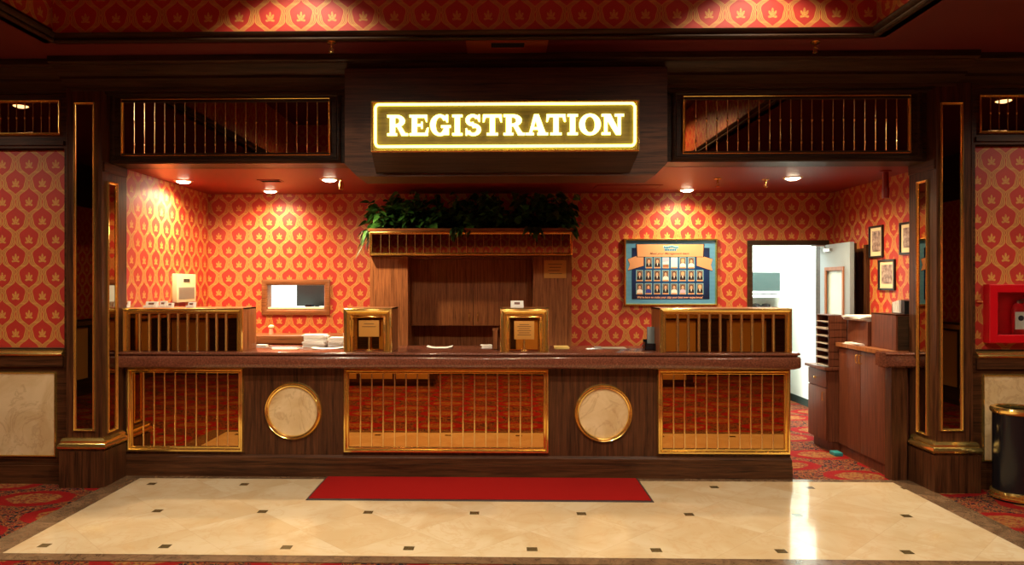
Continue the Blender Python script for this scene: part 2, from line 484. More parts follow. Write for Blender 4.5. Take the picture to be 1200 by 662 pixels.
# lobby side and rear walls (seen in the mirrors)
def dado(mb, mp, mc, u0, u1, P):
    pass
def lobby_wall(name, axis, fixed, u0, u1, sgn):
    """fixed coordinate; sgn: +1 the room lies towards + of the fixed axis"""
    def bx(a0, a1, d0, d1, z0, z1, m):
        if axis == 'x': m.box(a0, a1, fixed+sgn*d0, fixed+sgn*d1, z0, z1)
        else: m.box(fixed+sgn*d0, fixed+sgn*d1, a0, a1, z0, z1)
    m = MB(); bx(u0, u1, -.1, 0, 0, ZC, m); w = struct(name, m, M['paper_x' if axis == 'x' else 'paper_y'])
    m = MB(); bx(u0, u1, 0, .03, 0, .24, m); bx(u0, u1, 0, .05, 1.0, 1.12, m); bx(u0, u1, 0, .06, 2.78, ZC, m)
    n = max(2, round((u1-u0)/1.3)); st = (u1-u0)/n
    for i in range(n+1): c = u0+i*st; bx(max(u0, c-.27), min(u1, c+.27), 0, .035, .24, 1.0, m)
    m.build('wood_panelling', M['ebony_x' if axis == 'x' else 'ebony_y'], w)
    m = MB(); bx(u0, u1, 0, .015, .24, 1.0, m); m.build('dado_panel', M['tan'], w)
    m = MB(); bx(u0, u1, .05, .07, 1.03, 1.09, m); m.build('brass_rail', M['brass'], w)
    return w
lobby_wall('wall_rear', 'x', YR, XL, XR, 1)
lobby_wall('wall_left', 'y', XL, YR, 5.95, 1)
lobby_wall('wall_right', 'y', XR, YR, 5.95, -1)

# facade wall either side of the opening
YW = 5.94
def facade(side):
    if side == 'left': x0, x1 = XL, -3.30
    else: x0, x1 = 3.46, XR
    p = -1 if side == 'left' else 1
    if side == 'left': px0, px1 = x0, XA(78, YW)
    else: px0, px1 = XA(1140, YW), x1
    m = MB(); m.box(x0, x1, YW+.02, 6.2, 0, ZC)
    # stiles and rails standing proud, leaving the wallpaper panel recessed
    if side == 'left': m.box(px1, x1, YW-.03, YW+.02, 0, ZC)
    else: m.box(x0, px0, YW-.03, YW+.02, 0, ZC)
    m.box(px0, px1, YW-.03, YW+.02, 2.765, 3.26); m.box(px0, px1, YW-.03, YW+.02, .0, 1.105)
    m.box(px0, px1, YW-.045, YW-.03, 2.79, 2.825)
    m.box(px0, px1, YW-.05, YW-.03, 0, .15); m.box(px0, px1, YW-.042, YW-.03, .15, .165)
    m.box(px0, px1, YW-.055, YW-.03, .965, 1.05)
    w = struct('wall_front_'+side, m, M['wood_x'])
    m = MB(); m.box(px0, px1, YW+.012, YW+.0195, 1.105, 2.765)
    m.build('wallpaper_panel', M['paper_x'], w)
    m = MB(); m.frame(FP(YW+.012), px0, px1, 1.105, 2.765, round_prof(.012, .02))
    m.build('bead_moulding', M['ebony_x'], w)
    m = MB(); m.prism([(YW-.03, 1.05), (YW-.065, 1.055), (YW-.075, 1.07), (YW-.065, 1.085), (YW-.05, 1.09), (YW-.045, 1.105), (YW-.03, 1.105)], lambda a, b, d: (d, a, b), px0, px1, True)
    m.build('brass_chair_rail', M['brass'], w)
    return px0, px1
L0, L1 = facade('left'); R0, R1 = facade('right')

# header beam over the counter opening
XJL, XJR = XA(120, 5.82), XA(1097, 5.82)     # jamb faces
YH = 5.95
HLx = (XA(142, YH), XA(388, YH)); HRx = (XA(799, YH), XA(1067, YH))
mb = MB(); mb.box(XJL-.06, XJR+.06, YH, 6.22, ZA_C, 3.3)
for x0, x1 in (HLx, HRx):
    mb.frame(FP(YH), x0-.085, x1+.085, 2.70-.055, 3.18+.045, [(0, 0), (0, .018), (.012, .026), (.03, .026), (.04, .014), (.055, .014), (.075, .02), (.085, 0)])
struct('trim_2', mb, M['ebony_x'])
# cornice
mb = MB()
cp = [(6.2, 3.399), (5.5, 3.399), (5.5, 3.355), (5.52, 3.345), (5.56, 3.345), (5.585, 3.325), (5.62, 3.295), (5.66, 3.285), (5.66, 3.265), (5.71, 3.255), (5.76, 3.235), (5.80, 3.235), (5.81, 3.21), (5.86, 3.21), (5.86, 3.195), (6.2, 3.195)]
mb.prism(cp, lambda a, b, d: (d, a, b), XA(55, 5.5), XA(1150, 5.5))
cp2 = [(a+.07, b) if a < 6.1 else (a, b) for a, b in cp]
mb.prism(cp2, lambda a, b, d: (d, a, b), XL, XA(55, 5.5)); mb.prism(cp2, lambda a, b, d: (d, a, b), XA(1150, 5.5), XR)
struct('trim_3', mb, M['ebony_x'])
# bulkhead carrying the sign
YB = 5.55
bx0, bx1 = XA(404, YB), XA(782, YB); bz0 = 2.472; ch = .095
mb = MB()
mb.prism([(bx0, 3.3), (bx0, bz0+ch), (bx0+ch, bz0), (bx1-ch, bz0), (bx1, bz0+ch), (bx1, 3.3)], lambda a, b, d: (a, d, b), YB, 5.955)
struct('trim_4', mb, M['wood_x'])

# ------------------------------------------------------------------ mirror panels with brass bars
def bar(m, P, u, v0, v1, r, bead=None):
    rs = []; pts = []
    n = 5
    pts = [P(u, v0, r), P(u, v1, r)]
    m.tube(pts, r, 8)
    if bead:
        for bz in bead:
            vs = [P(u, bz+d, r) for d in (-.016, -.008, 0, .008, .016)]
            m.tube(vs, [r, r*1.6, r*1.9, r*1.6, r], 8)
def mirror_grid(parent, P, u0, u1, v0, v1, nb, fw=.035, fd=.03, r=.006, bead=None, mat='mirror', barsat=None, name='mirror', depth=.002, openb=False, prof=None):
    m = MB(); m.prism([(u0+.003, v0+.003), (u1-.003, v0+.003), (u1-.003, v1-.003), (u0+.003, v1-.003)], P, .0005, depth+.002)
    mo = m.build(name, M[mat], parent)
    f = MB(); f.frame(P, u0, u1, v0, v1, prof or [(0, 0), (0, fd*.6), (fw*.12, fd*.9), (fw*.3, fd), (fw*.5, fd*.75), (fw*.55, fd*.5), (fw*.7, fd*.62), (fw*.9, fd*.5), (fw, fd*.15), (fw, 0)], openb)
    f.build('brass_frame', M['brass'], mo)
    a, b = u0+fw, u1-fw
    for k in range(nb):
        u = a+(b-a)*(k+1)/(nb+1) if not barsat else barsat[k]
        q = MB(); bar(q, P, u, v0+(0.002 if openb else fw*.8), v1-fw*.8, r, bead); q.build('brass_bar', M['brass2'], mo)
    return mo
t = thing('mirror_panel', 'long barred mirror panel on the header left of the lit sign', 'mirror', ((HLx[0]+HLx[1])/2, YH, 2.7), 'barred mirror panels above the counter')
mirror_grid(t, FP(YH), HLx[0], HLx[1], 2.70, 3.18, 19, .028, .02, .0045, (2.80, 2.98), 'mirror_dark')
t = thing('mirror_panel', 'long barred mirror panel on the header right of the lit sign', 'mirror', ((HRx[0]+HRx[1])/2, YH, 2.7), 'barred mirror panels above the counter')
mirror_grid(t, FP(YH), HRx[0], HRx[1], 2.70, 3.18, 20, .028, .02, .0045, (2.80, 2.98), 'mirror_dark')
x1 = XA(72, YW-.03); x0 = x1-.95
t = thing('mirror_panel', 'short brass barred mirror panel above the far left wallpaper panel', 'mirror', (x1-.5, YW-.03, 2.87), 'barred mirror panels above the counter')
mirror_grid(t, FP(YW-.03), x0, x1, 2.868, 3.165, 12, .028, .02, .0045, (3.02,), 'mirror_dark')
x0 = XA(1146, YW-.03); x1 = x0+.95
t = thing('mirror_panel', 'short brass barred mirror panel above the wallpaper right of the opening', 'mirror', (x0+.5, YW-.03, 2.87), 'barred mirror panels above the counter')
mirror_grid(t, FP(YW-.03), x0, x1, 2.848, 3.165, 12, .028, .02, .0045, (3.02,), 'mirror_dark')

# marble wainscot panels
for side, (x0, x1) in (('left', (XA(67, 5.91)-1.4, XA(67, 5.91))), ('right', (XA(1150, 5.91), XA(1150, 5.91)+1.4))):
    t = thing('marble_panel', 'cream marble panel in a thin brass frame under the '+side+' hand wallpaper', 'wall panel', ((x0+x1)/2, 5.91, .22), 'marble wainscot panels')
    m = MB(); m.box(x0+.01, x1-.01, 5.898, 5.909, .228, .912); m.build('marble_slab', M['cream'], t)
    m = MB(); m.frame(FP(5.91), x0, x1, .218, .922, round_prof(.02, .02)); m.build('brass_frame', M['brass'], t)

# ------------------------------------------------------------------ pilasters
def pilaster(side):
    YP = 5.82
    if side == 'left':
        xa, xb = XA(78, YP), XJL; sx = 1; xj = XJL; lab = 'tall dark wood pilaster with mirror strips, left of the counter'
        m0, m1 = XA(87, YP), XA(112, YP)
        j0, j1 = YA(125, XJL), min(6.035, YA(140, XJL))
    else:
        xa, xb = XJR, XA(1140, YP); sx = -1; xj = XJR; lab = 'tall dark wood pilaster with mirror strips, right of the counter opening'
        m0, m1 = XA(1101, YP), XA(1128, YP)
        j0, j1 = YA(1088, XJR), min(6.072, YA(1072, XJR))
    t = thing('pilaster', lab, 'pillar', ((xa+xb)/2, 5.95, 0), 'pilasters flanking the counter')
    m = MB(); m.box(xa, xb, YP, 6.2, .30, ZA_C); m.box(xa, xb, YP, YH-.001, ZA_C, 3.25)
    # thin raised edge strips
    for a0, a1 in ((xa, xa+.012), (xb-.012, xb)): m.box(a0, a1, YP-.004, YP, .33, 3.2)
    m.build('shaft', M['wood_z'], t)
    m = MB(); m.box(xa-.035, xb+.035, YP-.045, 6.128 if side == 'left' else 6.2, 0.0, .295)
    m.box(xa-.02, xb+.02, YP-.03, 6.13 if side == 'left' else 6.2, .295, .315)
    m.build('plinth', M['wood_z'], t)
    # brass moulding wraps front and jamb side
    m = MB(); e = .04
    pr = [(.0, .315), (.045, .315), (.052, .33), (.045, .35), (.03, .36), (.034, .375), (.02, .395), (0, .4)]
    path = [(xa, 6.2), (xa, YP), (xb, YP), (xb, 6.2)]
    n = len(pr); vs = []
    for (x, y, dx, dy) in ((xa, 6.125, -1, 0), (xa, YP, -1, -1), (xb, YP, 1, -1), (xb, 6.125, 1, 0)):
        for o_, z in pr: vs.append((x+dx*o_, y+dy*o_, z))
    fs = []
    for k in range(3):
        for j in range(n-1): fs.append((k*n+j, k*n+j+1, (k+1)*n+j+1, (k+1)*n+j))
    m.add(vs, fs, True); m.build('brass_moulding', M['brass'], t)
    mirror_grid(t, FP(YP), m0, m1, ZA(100 if side == 'left' else 1115, 505, YP), ZA(100 if side == 'left' else 1115, 120, YP), 0, .022, .02, name='front_mirror_strip', mat='mirror_dark')
    PP = RP(xj) if side == 'left' else LP(xj)
    mirror_grid(t, PP, min(j0, j1), max(j0, j1), .42, 2.49, 0, .022, .02, name='side_mirror_strip', mat='mirror_dark')
    # capital under the header on the jamb face
    m = MB()
    if side == 'left': m.box(xj, xj+.012, YP+.01, 6.19, 2.56, 2.635)
    else: m.box(xj-.012, xj, YP+.01, 6.19, 2.56, 2.635)
    m.build('capital', M['wood_y'], t)
pilaster('left'); pilaster('right')

# ------------------------------------------------------------------ lit sign
YS = 5.25
sx0, sx1 = XA(435, YS), XA(749, YS); sz0, sz1 = ZA(592, 178, YS), ZA(592, 118, YS)
kx0, kx1 = XA(441, YB), XA(738, YB); kz0 = ZA(592, 203, YB); kz1 = sz1+.01
t = thing('registration_sign', 'yellow neon REGISTRATION sign on a dark box over the counter', 'sign', ((sx0+sx1)/2, YB, kz0))
m = MB()
f4 = [(sx0, YS+.02, sz0), (sx1, YS+.02, sz0), (sx1, YS+.02, sz1), (sx0, YS+.02, sz1)]
k4 = [(kx0, YB-.001, kz0), (kx1, YB-.001, kz0), (kx1, YB-.001, kz1), (kx0, YB-.001, kz1)]
m.add(f4+k4, [(0, 1, 2, 3), (4, 5, 6, 7), (0, 1, 5, 4), (1, 2, 6, 5), (2, 3, 7, 6), (3, 0, 4, 7)])
m.build('sign_box', M['ebony_x'], t)
m = MB(); m.frame(FP(YS+.02), sx0, sx1, sz0, sz1, [(0, 0), (0, .03), (.008, .036), (.016, .03), (.018, .005), (.018, 0)]); m.build('brass_frame', M['brass'], t)
m = MB(); m.box(sx0+.017, sx1-.017, YS+.012, YS+.0195, sz0+.017, sz1-.017); m.build('face_board', M['board'], t)
# neon tube border
m = MB(); ins = .031; r = .0105; rr = .03
X0, X1, Z0, Z1 = sx0+ins, sx1-ins, sz0+ins+.01, sz1-ins+.008
pts = []
for cx_, cz_, a0 in ((X1-rr, Z1-rr, 0), (X0+rr, Z1-rr, 90), (X0+rr, Z0+rr, 180), (X1-rr, Z0+rr, 270)):
    for k in range(6):
        a_ = math.radians(a0+90*k/5); pts.append((cx_+rr*math.cos(a_), YS-.002, cz_+rr*math.sin(a_)))
m.tube(pts, r, 10, closed=True); m.build('neon_border_tube', M['neon'], t)
def ring(cx, cy, ox, oy, ix, iy, a0, a1, n=14):
    out = []
    for k in range(n):
        p, q = math.radians(a0+(a1-a0)*k/n), math.radians(a0+(a1-a0)*(k+1)/n)
        out.append([(cx+ix*math.cos(p), cy+iy*math.sin(p)), (cx+ox*math.cos(p), cy+oy*math.sin(p)), (cx+ox*math.cos(q), cy+oy*math.sin(q)), (cx+ix*math.cos(q), cy+iy*math.sin(q))])
    return out
def rc(x0, x1, y0, y1): return [(x0, y0), (x1, y0), (x1, y1), (x0, y1)]
G = {
 'R': [rc(.12, .39, 0, 1), rc(0, .48, 0, .11), rc(0, .45, .89, 1), rc(.38, .47, .87, 1), rc(.38, .47, .43, .56), [(.44, .5), (.66, .5), (.98, 0), (.70, 0)], rc(.72, 1.03, 0, .11)]+ring(.46, .715, .42, .285, .14, .155, -90, 90),
 'E': [rc(.12, .39, 0, 1), rc(0, .5, 0, .11), rc(0, .5, .89, 1), rc(.3, .92, .87, 1), [(.76, .9), (.92, .9), (.92, .66), (.86, .66)], rc(.3, .68, .45, .56), rc(.6, .69, .34, .67), rc(.3, .96, 0, .13), [(.8, .1), (.96, .1), (1, .38), (.92, .38)]],
 'G': ring(.48, .5, .48, .52, .2, .39, 35, 330, 22)+[[(.70, .84), (.78, 1), (.88, 1), (.88, .64), (.8, .64)], rc(.66, .92, .03, .46), rc(.54, 1.02, .38, .49)],
 'I': [rc(.24, .76, 0, 1), rc(0, 1, 0, .11), rc(0, 1, .89, 1)],
 'S': ring(.46, .735, .44, .285, .18, .155, 25, 265)+ring(.5, .275, .47, .295, .2, .16, -165, 85)+[[(.35, .62), (.5, .66), (.65, .38), (.45, .36)], [(.72, .82), (.8, 1), (.9, 1), (.9, .66), (.82, .66)], [(.03, .34), (.12, .34), (.22, .16), (.12, 0), (.03, 0)]],
 'T': [rc(.36, .64, 0, 1), rc(.2, .8, 0, .11), rc(0, 1, .87, 1), [(0, .9), (.16, .9), (.07, .64), (-.02, .64)], [(.84, .9), (1, .9), (1.02, .64), (.93, .64)]],
 'A': [[(.38, 1), (.56, 1), (.26, 0), (.13, 0)], [(.40, 1), (.60, 1), (.95, 0), (.62, 0)], rc(.26, .72, .27, .38), rc(0, .38, 0, .11), rc(.54, 1.03, 0, .11)],
 'O': ring(.5, .5, .5, .52, .23, .39, 0, 360, 28),
 'N': [rc(.12, .26, 0, 1), rc(0, .4, 0, .11), rc(0, .35, .89, 1), [(.08, 1), (.40, 1), (.88, 0), (.66, 0)], rc(.74, .88, 0, 1), rc(.6, 1.02, .89, 1)],
}
spans = [('R', 454, 477.6), ('E', 480, 502.5), ('G', 504, 528), ('I', 530, 542), ('S', 545, 564.5), ('T', 566, 588), ('R', 590, 614.5), ('A', 616, 641.5), ('T', 640.5, 662.5), ('I', 665, 677), ('O', 678.5, 704), ('N', 705, 730.5)]
lz0, lz1 = ZA(592, 158.6, YS), ZA(592, 134.4, YS)
for ch_, p0, p1 in spans:
    x0, x1 = XA(p0, YS), XA(p1, YS); m = MB()
    for k, poly in enumerate(G[ch_]):
        m.prism([(x0+(x1-x0)*u, lz0+(lz1-lz0)*v) for u, v in poly], lambda a, b, d: (a, d, b), YS-.012-.0003*(k % 5), YS+.004)
    m.build('neon_letter', M['neon2'], t)

# ------------------------------------------------------------------ reception counter
CXL, CXR, YC = XJL+.002, 2.44, 6.17
t = thing('reception_counter', 'long walnut reception counter with mirror panels and marble roundels', 'counter', ((CXL+CXR)/2, YC, 0))
m = MB(); m.box(CXL, CXR, YC, 6.62, 0.0, .934); m.build('carcass', M['wood_z'], t)
m = MB(); m.box(CXL, CXR+.005, YC-.035, YC-.0005, 0.0, .115); m.box(CXL, CXR+.005, YC-.025, YC-.0005, .115, .165)
m.prism([(YC-.0005, .165), (YC-.025, .165), (YC-.006, .185), (YC-.0005, .185)], lambda a, b, d: (d, a, b), CXL, CXR)
m.build('base_moulding', M['wood_x'], t)
pf = [(0, 0), (0, .024), (.006, .034), (.018, .038), (.026, .028), (.03, .016), (.04, .02), (.046, .012), (.046, 0)]
for px0, px1, nb in ((150, 286, 9), (403, 643, 16), (770, 925, 10)):
    u0, u1 = XA(px0, YC), XA(px1, YC)
    u0 = max(u0, CXL+.005)
    mirror_grid(t, FP(YC), u0, u1, .21, .928, nb, .046, .03, .0062, name='mirror_panel', prof=pf)
for px, py in ((344, 481.5), (707, 484)):
    cx_, cz_ = XA(px, YC), ZA(px, py, YC)
    m = MB(); m.lathe([(0, .012), (.215, .012), (.222, 0)], (cx_, YC-.0005, cz_), 'y', 48); mo = m.build('marble_roundel', M['cream'], t)
    m = MB(); m.lathe([(.208, .0), (.208, .022), (.212, .03), (.222, .034), (.228, .028), (.232, .022), (.238, .026), (.244, .02), (.248, 0)], (cx_, YC-.0005, cz_), 'y', 64); m.build('brass_ring', M['brass'], mo)
# countertop: profile swept, right end mitred round
m = MB(); XE = 2.47
prof = [(0, .934), (-.02, .941), (-.03, .954), (-.03, 1.02), (-.022, 1.035), (-.006, 1.04), (-.006, 1.046), (-.022, 1.05), (-.026, 1.058), (-.022, 1.068), (-.012, 1.072)]
YF = 6.07; yb = 6.74
vs = []; n = len(prof)
xl = XJL+.003
path = [(xl, YF, 0, 1), (XE-.04, YF, .4, 1), (XE, YF+.04, 1, .4), (XE, yb, 1, 0)]
for x, y, ex, ey in path:
    for o_, z in prof: vs.append((x-ex*o_, y+ey*o_, z))
fs = []
for k in range(3):
    for j in range(n-1): fs.append((k*n+j, k*n+j+1, (k+1)*n+j+1, (k+1)*n+j))
o_ = len(vs)
top = [k*n+n-1 for k in range(4)]; bot = [k*n for k in range(4)]
vs += [(xl, yb, 1.072), (xl, yb, .934)]
fs += [top+[o_], bot+[o_+1], [3*n+j for j in range(n)]+[o_, o_+1], list(range(n))+[o_, o_+1]]
m.add(vs, fs, True)
o = m.build('countertop', M['granite'], None, (0, YF, .945), 50); tag(o, 'long polished red brown countertop with a moulded front edge', 'countertop')
ZT = 1.072

# ------------------------------------------------------------------ boxes standing on the counter
def display_box(name, label, px0, px1, nb, wide, shell='lam'):
    yf = 6.13; d = .33
    u0, u1 = XA(px0, yf), XA(px1, yf)
    if wide == 'L': u0 = XJL+.012
    z1 = 1.44
    t = thing(name, label, 'partition box', ((u0+u1)/2, yf+d/2, ZT), 'brass fronted boxes on the countertop')
    m = MB(); w = .012
    m.box(u0, u0+w, yf, yf+d, ZT+.001, z1); m.box(u1-w, u1, yf, yf+d, ZT+.001, z1); m.box(u0, u1, yf, yf+d, z1-w, z1); m.box(u0, u1, yf+.11, yf+.12, ZT+.001, z1)
    m.build('shell', M[shell], t)
    pr = [(0, 0), (0, .022), (.006, .034), (.020, .040), (.034, .032), (.038, .020), (.044, .026), (.056, .024), (.062, .012), (.066, .0), (.074, .004), (.082, -.01), (.082, -.03)]
    if wide in ('L', 'R'):
        mirror_grid(t, FP(yf), u0, u1, ZT+.002, z1, nb, .06, .03, .011, None, 'mirror', prof=[(a*.8, b) for a, b in pr], openb=True, name='mirror_back')
    else:
        mirror_grid(t, FP(yf+.09), u0+.075, u1-.075, ZT+.003, z1-.075, 0, .004, .004, name='mirror_back', openb=True)
        f = MB(); f.frame(FP(yf), u0, u1, ZT+.002, z1, pr+[(.088, -.085)], True); f.build('stepped_brass_frame', M['brass'], t)
    return (u0, u1)
display_box('partition_box', 'wide barred brass front box at the left end of the countertop', 147, 285, 10, 'L')
A1 = display_box('partition_box', 'small square brass framed box left of the wall cabinet doors, holding a plaque', 403, 460, 0, '')
A2 = display_box('partition_box', 'small square brass framed box with a white card holder on top', 586, 643, 0, '')
display_box('partition_box', 'wide barred brass front box at the right end of the countertop', 773, 927, 10, 'R')
# plaques inside the small boxes
for (u0, u1), lines, z0p, z1p, w, lab in ((A1, 2, 1.195, 1.335, .175, 'wide brass plaque on a stand inside the left small brass box'), (A2, 6, 1.175, 1.33, .17, 'taller brass plaque on a stand inside the box with the white card holder')):
    cx_ = (u0+u1)/2; yq = 6.165
    t = thing('plaque', lab, 'plaque', (cx_, yq, ZT))
    m = MB(); m.bbox(cx_-w/2, cx_+w/2, yq, yq+.008, z0p, z1p, .002); m.build('plate', M['plaque'], t)
    m = MB(); m.cyl((cx_, yq+.012, ZT+.012), (cx_, yq+.012, z0p+.03), .008); m.lathe([(0, .014), (.02, .014), (.032, .006), (.034, 0.001), (0, 0.001)], (cx_, yq+.012, ZT)); m.build('stand', M['brass2'], t)
    for k in range(lines):
        zz = z1p-.03-(z1p-z0p-.05)*k/max(1, lines)*(1 if lines > 2 else .55); ww = w*(.34 if k else .30)*(1 if k % 2 else .8)
        m = MB(); m.box(cx_-ww, cx_+ww, yq-.0012, yq, zz-.0025, zz+.0025); m.build('engraved_line', M['engrave'], t)

# ------------------------------------------------------------------ small things on the counter
def card_holder(px, py_b, Y, z, w, h, label, group=None, rot=0, mat='white'):
    x = XA(px, Y)
    t = thing('card_holder', label, 'card holder', (x, Y, z), group)
    m = MB(); m.prism([(-.02, .001), (.025, .001), (.04, h), (.034, h), (.018, .01), (-.014, .01), (-.014, .02), (-.02, .02)], lambda a, b, d: (x+d, Y+a, z+b), -w/2, w/2); m.build('holder', M['white'], t)
    m = MB(); m.prism([(.012, .012), (.027, h*.92), (.033, h*.92), (.018, .012)], lambda a, b, d: (x+d, Y+a-.004, z+b), -w*.42, w*.42); m.build('card_stack', M[mat], t)
    m = MB(); m.prism([(.0095, .5*h), (.0165, .8*h), (.0175, .8*h), (.0105, .5*h)], lambda a, b, d: (x+d, Y+a-.003, z+b), -w*.22, w*.22); m.build('printed_line', M['inkbrown'], t)
    return t
g = 'small white card holders on the left brass box'
card_holder(147, 0, 6.22, 1.44, .055, .055, 'white card holder nearest the left pilaster on the brass box', g)
card_holder(176.5, 0, 6.22, 1.44, .11, .052, 'widest white card holder on the left brass box', g)
card_holder(190, 0, 6.25, 1.44, .065, .055, 'narrow white card holder just right of the widest one on the left box', g)
card_holder(198.5, 0, 6.19, 1.44, .055, .042, 'lowest white card holder near the middle of the left brass box', g)
card_holder(223.5, 0, 6.22, 1.44, .07, .048, 'white card holder standing under the cream wall control box', g)
card_holder(606, 0, 6.24, 1.44, .11, .06, 'white card holder on top of a small square brass box')
def sheets(name, label, cat, x, y, z, w, d, n, th, rot, mat='white', jitter=.012, group=None):
    """loose stack of sheets: each packet slightly turned"""
    m = MB(); zz = z+.0006
    for k in range(n):
        a_ = rot+random.uniform(-.12, .12) if n > 1 else rot
        jx, jy = random.uniform(-jitter, jitter), random.uniform(-jitter, jitter)
        pts = []
        for sx_, sy_ in ((-1, -1), (1, -1), (1, 1), (-1, 1)):
            px_, py_ = sx_*w/2, sy_*d/2
            pts.append((x+jx+px_*math.cos(a_)-py_*math.sin(a_), y+jy+px_*math.sin(a_)+py_*math.cos(a_)))
        m.prism(pts, lambda a, b, d_: (a, b, d_), zz, zz+th*.9); zz += th
    o = m.build(name, M[mat], None, (x, y, z)); return tag(o, label, cat, group)
def curved_sheet(name, label, cat, x, y, z, w, d, lift, rot, mat='white'):
    m = MB(); n = 10; vs = []
    for j in range(2):
        for i in range(n+1):
            u = -1+2*i/n; hh = z+.001+lift*max(0, (abs(u)-.3))**2
            px_, py_ = u*w/2, (-d/2 if j == 0 else d/2)
            for th in (0, .0015): vs.append((x+px_*math.cos(rot)-py_*math.sin(rot), y+px_*math.sin(rot)+py_*math.cos(rot), hh+th))
    fs = []
    for i in range(n):
        a0, a1 = i*2, (i+1)*2; b0, b1 = (n+1)*2+i*2, (n+1)*2+(i+1)*2
        fs += [(a0, a1, b1, b0), (a0+1, b0+1, b1+1, a1+1), (a0, a0+1, a1+1, a1), (b0, b1, b1+1, b0+1)]
    fs += [(0, (n+1)*2, (n+1)*2+1, 1), (n*2, n*2+1, (n+1)*2+n*2+1, (n+1)*2+n*2)]
    m.add(vs, fs, True); o = m.build(name, M[mat], None, (x, y, z)); return tag(o, label, cat)
sheets('paper_stack', 'tall untidy stack of papers beside the left small brass box', 'papers', XA(371, 6.62), 6.60, ZT, .20, .16, 9, .0125, .1)
sheets('paper_stack', 'shorter paper pile half behind the left small brass box', 'papers', XA(396, 6.62), 6.64, ZT, .15, .12, 6, .014, -.1)
curved_sheet('paper_sheet', 'large loose white sheet lying in front of the paper stacks', 'paper', XA(384, 6.4), 6.40, ZT, .27, .13, .02, .08)
curved_sheet('paper_sheet', 'faint sheet flat on the counter right of the left wide box', 'paper', XA(335, 6.35), 6.35, ZT, .22, .10, .002, 0, 'cream_pl')
sheets('note_pad', 'small white note pad against the left wide brass box', 'note pad', XA(307, 6.55), 6.55, ZT, .09, .07, 3, .007, 0)
curved_sheet('paper_sheet', 'slightly curled white sheet between the two small brass boxes', 'paper', XA(515.5, 6.5), 6.50, ZT, .23, .16, .03, 0)
sheets('note_pad', 'white pad just left of the right small brass box', 'note pad', XA(571, 6.5), 6.52, ZT, .10, .12, 3, .008, .1)
sheets('note_pad', 'yellow note pad on the counter right of the small brass boxes', 'note pad', XA(658, 6.48), 6.48, ZT, .125, .11, 3, .006, 0, 'yellow', .003)
# brochure box beside the small brass box
x = XA(581, 6.3); t = thing('brochure_rack', 'small brown upright rack touching the right small brass box', 'rack', (x, 6.32, ZT))
m = MB(); m.box(x-.03, x+.022, 6.29, 6.297, ZT+.001, ZT+.17); m.box(x-.03, x-.024, 6.29, 6.38, ZT+.001, ZT+.17); m.box(x+.016, x+.022, 6.29, 6.38, ZT+.001, ZT+.17); m.box(x-.03, x+.022, 6.375, 6.38, ZT+.001, ZT+.185); m.box(x-.03, x+.022, 6.29, 6.38, ZT+.001, ZT+.008); m.build('rack_body', M['lam'], t)
m = MB(); m.box(x-.02, x+.012, 6.31, 6.36, ZT+.01, ZT+.16); m.build('leaflets', M['greybg'], t)
# clipboard with pen
x = XA(716, 6.46); t = thing('clipboard', 'grey clipboard lying on the counter below the team poster', 'clipboard', (x, 6.46, ZT))
m = MB(); m.bbox(x-.13, x+.13, 6.40, 6.54, ZT+.001, ZT+.007, .002); m.build('board', M['grey_pl'], t)
m = MB(); m.bbox(x-.145, x-.09, 6.43, 6.50, ZT+.007, ZT+.018, .003); m.build('metal_clip', M['chrome'], t)
x = XA(696, 6.40); m = MB(); m.tube([(x-.075, 6.37, ZT+.006), (x-.06, 6.372, ZT+.006), (x+.06, 6.385, ZT+.006), (x+.075, 6.387, ZT+.006)], [.002, .005, .005, .004], 8)
o = m.build('pen', M['chrome'], None, (x, 6.38, ZT)); tag(o, 'silver pen in front of the grey clipboard', 'pen')
# black holder with grey handset
x = XA(763, 6.3); t = thing('desk_organizer', 'black open desk organizer against the right wide brass box', 'organizer', (x, 6.32, ZT))
m = MB()
for a0, a1, b0, b1, zz in ((-.055, -.05, -.04, .06, .07), (.05, .055, -.04, .06, .07), (-.055, .055, -.04, -.035, .06), (-.055, .055, .055, .06, .09), (-.055, .055, -.04, .06, .006)):
    m.box(x+a0, x+a1, 6.32+b0, 6.32+b1, ZT+.001, ZT+zz)
m.build('tray', M['gloss_black'], t)
m = MB(); m.tube([(x-.055, 6.3, ZT+.05), (x-.075, 6.29, ZT+.045), (x-.085, 6.29, ZT+.02), (x-.07, 6.29, ZT+.006), (x-.055, 6.3, ZT+.01)], .004, 8); m.build('cord_loop', M['black'], t)
m = MB(); m.bbox(x-.028, x+.035, 6.325, 6.35, ZT+.008, ZT+.20, .006); o = m.build('calculator', [M['lens']], None, (x, 6.33, ZT)); tag(o, 'upright dark grey calculator standing in the black organizer', 'calculator')

# ------------------------------------------------------------------ back desk under the hatch
x0, x1 = AL+.01, XA(431, 7.5)
t = thing('back_desk', 'brown desk ledge along the back wall below the hatch window', 'desk', ((x0+x1)/2, 7.75, 0))
m = MB(); m.bbox(x0, x1, 7.55, 7.99, 1.02, 1.10, .006); m.build('desktop', M['lam_x'], t)
m = MB(); m.box(x0, x1-.02, 7.62, 7.98, 0, 1.02); m.build('carcass', M['lam'], t)
x = XA(317, 7.7); t = thing('desk_lamp', 'little cream capped dispenser standing on the back desk', 'dispenser', (x, 7.72, 1.10))
m = MB(); m.lathe([(0, .001), (.026, .001), (.024, .012), (.02, .07), (0, .07)], (x, 7.72, 1.10)); m.build('bottle', M['skin1'], t)
m = MB(); m.lathe([(.0, .069), (.024, .069), (.032, .08), (.03, .095), (.012, .104), (0, .104)], (x, 7.72, 1.10)); m.build('cap', M['cream_pl'], t)
t.name = 'soap_dispenser'

